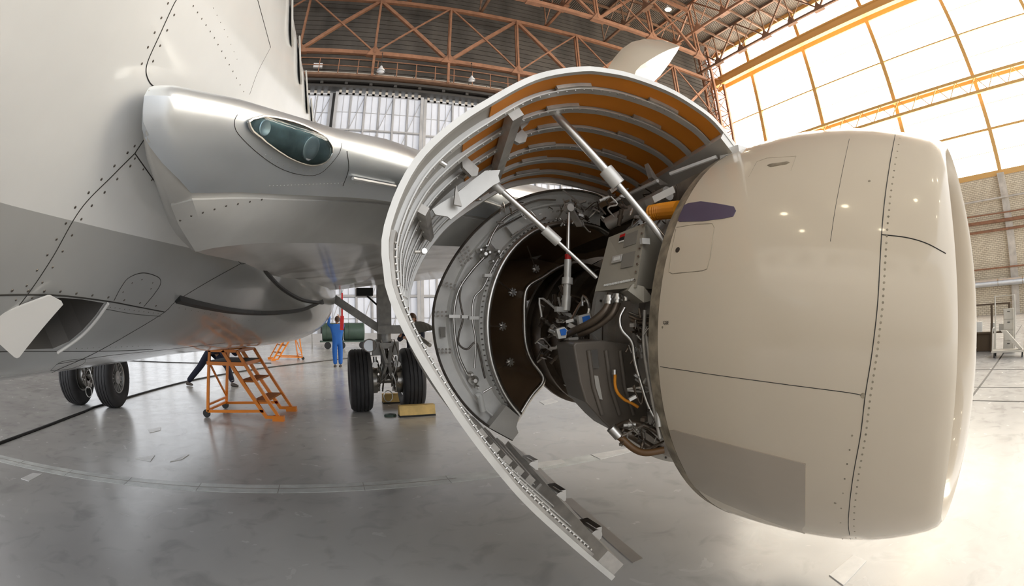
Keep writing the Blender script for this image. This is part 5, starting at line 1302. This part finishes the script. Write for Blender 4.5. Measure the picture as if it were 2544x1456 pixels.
# mechanic behind the ladder, bent up into the belly, legs astride
p2, J2 = person((-3.1, 12.3, 0), math.radians(60), dict(pel=(0.0, 0.1, 0.90), wa=(0, -0.10, 0.97), ch=(0, -0.32, 1.03), ne=(0, -0.50, 1.04), hd=(0, -0.64, 1.00), shl=(-0.19, -0.40, 1.0), shr=(0.19, -0.40, 1.0), ell=(-0.25, -0.55, 0.8), elr=(0.25, -0.55, 0.8), hal=(-0.2, -0.75, 0.9), har=(0.2, -0.75, 0.9),
       hil=(-0.1, 0.1, 0.88), hir=(0.1, 0.1, 0.88), knl=(-0.32, 0.28, 0.5), anl=(-0.52, 0.62, 0.10), knr=(0.12, -0.35, 0.5), anr=(0.14, -0.5, 0.09)), K['navy'], 'person in navy workwear with reflective ankle bands bending behind the orange ladder')
for k, kn in (('anl', 'knl'), ('anr', 'knr')):
    for f in (0.18, 0.45):
        q = MB(); c = J2[k].lerp(J2[kn], f); d = (J2[kn] - J2[k]).normalized() * 0.025; q.cyl(c - d, c + d, 0.068, 14); o = q.build('reflective_band', K['refl'], p2, at_world=False); o.location = (0, 0, 0)
# mechanic behind the cowl
p3, J3 = person((1.98, 10.6, 0), math.radians(-40), dict(hd=(0.02, -0.12, 1.66), ne=(0, -0.04, 1.5), ell=(-0.3, -0.18, 1.2), hal=(-0.12, -0.42, 1.3), elr=(0.3, -0.18, 1.2), har=(0.12, -0.42, 1.25)), K['navy'], 'person in dark clothes with a blue shoulder patch half hidden behind the cowl')
q = MB(); q.tube([Vector((-0.22, -0.06, 1.42)), Vector((-0.26, -0.08, 1.3))], 0.075, 12); o = q.build('shoulder_patch', K['blue'], p3, smooth=60, at_world=False); o.location = (0, 0, 0)
q = MB(); q.grid([[aty(1024 + 10 * i, 800 + 2 * i - 6 * math.sin(i / 5 * PI), 5.2) for i in range(6)], [aty(1026 + 10 * i, 830 - 2 * i, 5.0) for i in range(6)]]); q.grid([[aty(1024 + 10 * i, 800 + 2 * i - 6 * math.sin(i / 5 * PI), 5.22) for i in range(6)], [aty(1026 + 10 * i, 830 - 2 * i, 5.02) for i in range(6)]])
q.build('exhaust_flap', K['bay'], DUCT)
q = MB(); q.tube([aty(1030, 828, 5.0), aty(1068, 858, 4.6)], 0.02, 10); q.build('exhaust_flap_strut', K['steel'], DUCT)

# ---- right-hand side equipment
def rbar(q, a, c, w): q.bar(a, c, w)
SX = 16.0
sh = empty('workshop_shelf', (SX + 0.3, 2.2, 0), 'dark brown open workshop shelf against the far right, beside the engine inlet', 'shelf')
for y in (1.25, 1.95, 2.75, 3.6):
    q = MB(); q.bar((SX, y, 0), (SX, y, 1.4), 0.08); q.build('post', K['brown'], sh)
for z in (0.55, 1.38):
    q = MB(); q.box((SX - 0.05, 1.2, z), (SX + 0.5, 3.65, z + 0.05)); q.build('shelf_board', K['brown'], sh)
q = MB(); q.box((SX + 0.1, 1.95, 0.02), (SX + 0.5, 2.75, 0.55)); q.build('cupboard', K['brown'], sh)
for i, (y, w_, h_) in enumerate(((1.45, 0.22, 0.22), (1.85, 0.16, 0.26), (2.35, 0.2, 0.3))):
    q = MB(); q.box((SX, y, 0.60), (SX + 0.2, y + w_, 0.60 + h_)); q.box((SX - 0.01, y + 0.02, 0.62 + h_ * 0.3), (SX, y + w_ - 0.02, 0.62 + h_ * 0.7))
    tag(q.build('carton', K['wlabel']), ['wide white carton on the shelf board nearest the frame edge', 'middle white carton on the brown shelf', 'tall white carton on the shelf nearest the engine'][i], 'carton')
cb = empty('tool_cabinet', (SX - 0.3, 1.25, 0), 'tall cream cabinet standing behind the cream trolley', 'cabinet')
q = MB(); q.box((SX - 0.4, 1.05, 0.02), (SX - 0.05, 1.45, 1.25)); q.build('body', K['wfur'], cb)
for k in range(4):
    q = MB(); q.box((SX - 0.42, 1.07, 0.06 + k * 0.3), (SX - 0.4, 1.43, 0.33 + k * 0.3)); d_ = q.build('drawer', K['wfur'], cb)
    q = MB(); q.box((SX - 0.44, 1.2, 0.26 + k * 0.3), (SX - 0.42, 1.3, 0.28 + k * 0.3)); q.build('handle', K['dark'], d_)
fr = empty('tube_rack', (SX - 0.2, 1.4, 0), 'pale tubular rack frame rising behind the cream cabinet', 'rack')
q = MB(); q.tube([(SX - 0.5, 1.0, 0), (SX - 0.5, 1.0, 1.62), (SX - 0.5, 1.75, 1.62), (SX - 0.5, 1.75, 0)], 0.03, 8); q.build('frame', K['wfur'], fr)
def trolley(name, x, y0, y1, label):
    t = empty(name, (x, (y0 + y1) / 2, 0), label, 'trolley')
    q = MB(); q.box((x - 0.3, y0, 0.14), (x + 0.3, y1, 0.19)); q.build('deck', K['wfur'], t)
    for y in (y0 + 0.03, y1 - 0.03):
        q = MB(); q.tube([(x - 0.28, y, 0.18), (x - 0.28, y, 0.72), (x - 0.22, y, 0.78), (x + 0.22, y, 0.78), (x + 0.28, y, 0.72), (x + 0.28, y, 0.18)], 0.02, 8); q.build('handle', K['wfur'], t)
    for xx in (x - 0.24, x + 0.24):
        for y in (y0 + 0.1, y1 - 0.1):
            q = MB(); q.cyl((xx, y - 0.02, 0.07), (xx, y + 0.02, 0.07), 0.07, 16); q.build('wheel', K['black'], t)
    q = MB(); q.hexa([(x - 0.1, y0 + 0.1, 0.2), (x + 0.1, y0 + 0.1, 0.2), (x + 0.1, y0 + 0.25, 0.2), (x - 0.1, y0 + 0.25, 0.2), (x - 0.1, y1 - 0.5, 0.7), (x + 0.1, y1 - 0.5, 0.7), (x + 0.1, y1 - 0.3, 0.7), (x - 0.1, y1 - 0.3, 0.7)]); q.build('ramp_board', K['wfur'], t)
    return t
trolley('platform_trolley', 14.6, 0.55, 1.75, 'cream platform trolley with tube handles in front of the cabinet')
trolley('platform_trolley', 15.4, 2.5, 3.3, 'cream trolley half hidden behind the engine inlet lip')

# pipes and pilasters on the brick wall
for y in (3.05, 14.1, 24.7, -7.6):
    q = MB(); q.box((49.5, y - 0.45, 0), (50.0, y + 0.45, 12.8)); q.build('pilaster', K['kick'], WR)
dp_ = empty('ventilation_duct', (49, 6, 2.9), 'shiny round duct running low along the brick wall', 'duct')
q = MB(); q.cyl((49.0, -10, 2.9), (49.0, 30, 2.9), 0.33, 18); q.build('duct_run', K['chrome'], dp_, smooth=40)
for k in range(14):
    q = MB(); q.cyl((49.0, -10 + 3 * k, 2.9), (49.0, -9.9 + 3 * k, 2.9), 0.37, 18); q.build('flange', K['steel'], dp_)
for i, (z, r) in enumerate(((7.6, 0.12), (8.4, 0.16), (4.2, 0.08), (9.1, 0.07))):
    q = MB(); q.tube([(49.3, -10, z), (49.3, 4, z), (49.3, 30, z + (0.3 if i % 2 else 0))], r, 8)
    tag(q.build('wall_pipe', K['rust']), ['brown pipe along the brick wall, second from the top', 'thickest brown pipe on the brick wall', 'lowest thin brown pipe just above the shiny duct', 'uppermost thin brown pipe along the brick wall'][i][:80], 'pipe')
q = MB(); q.box((49.2, -12, 10.4), (49.5, 30, 10.55)); q.build('ledge', K['kick'], WR)

# stray mapping: text object lives in its parent's mesh space
bpy.context.view_layer.update()
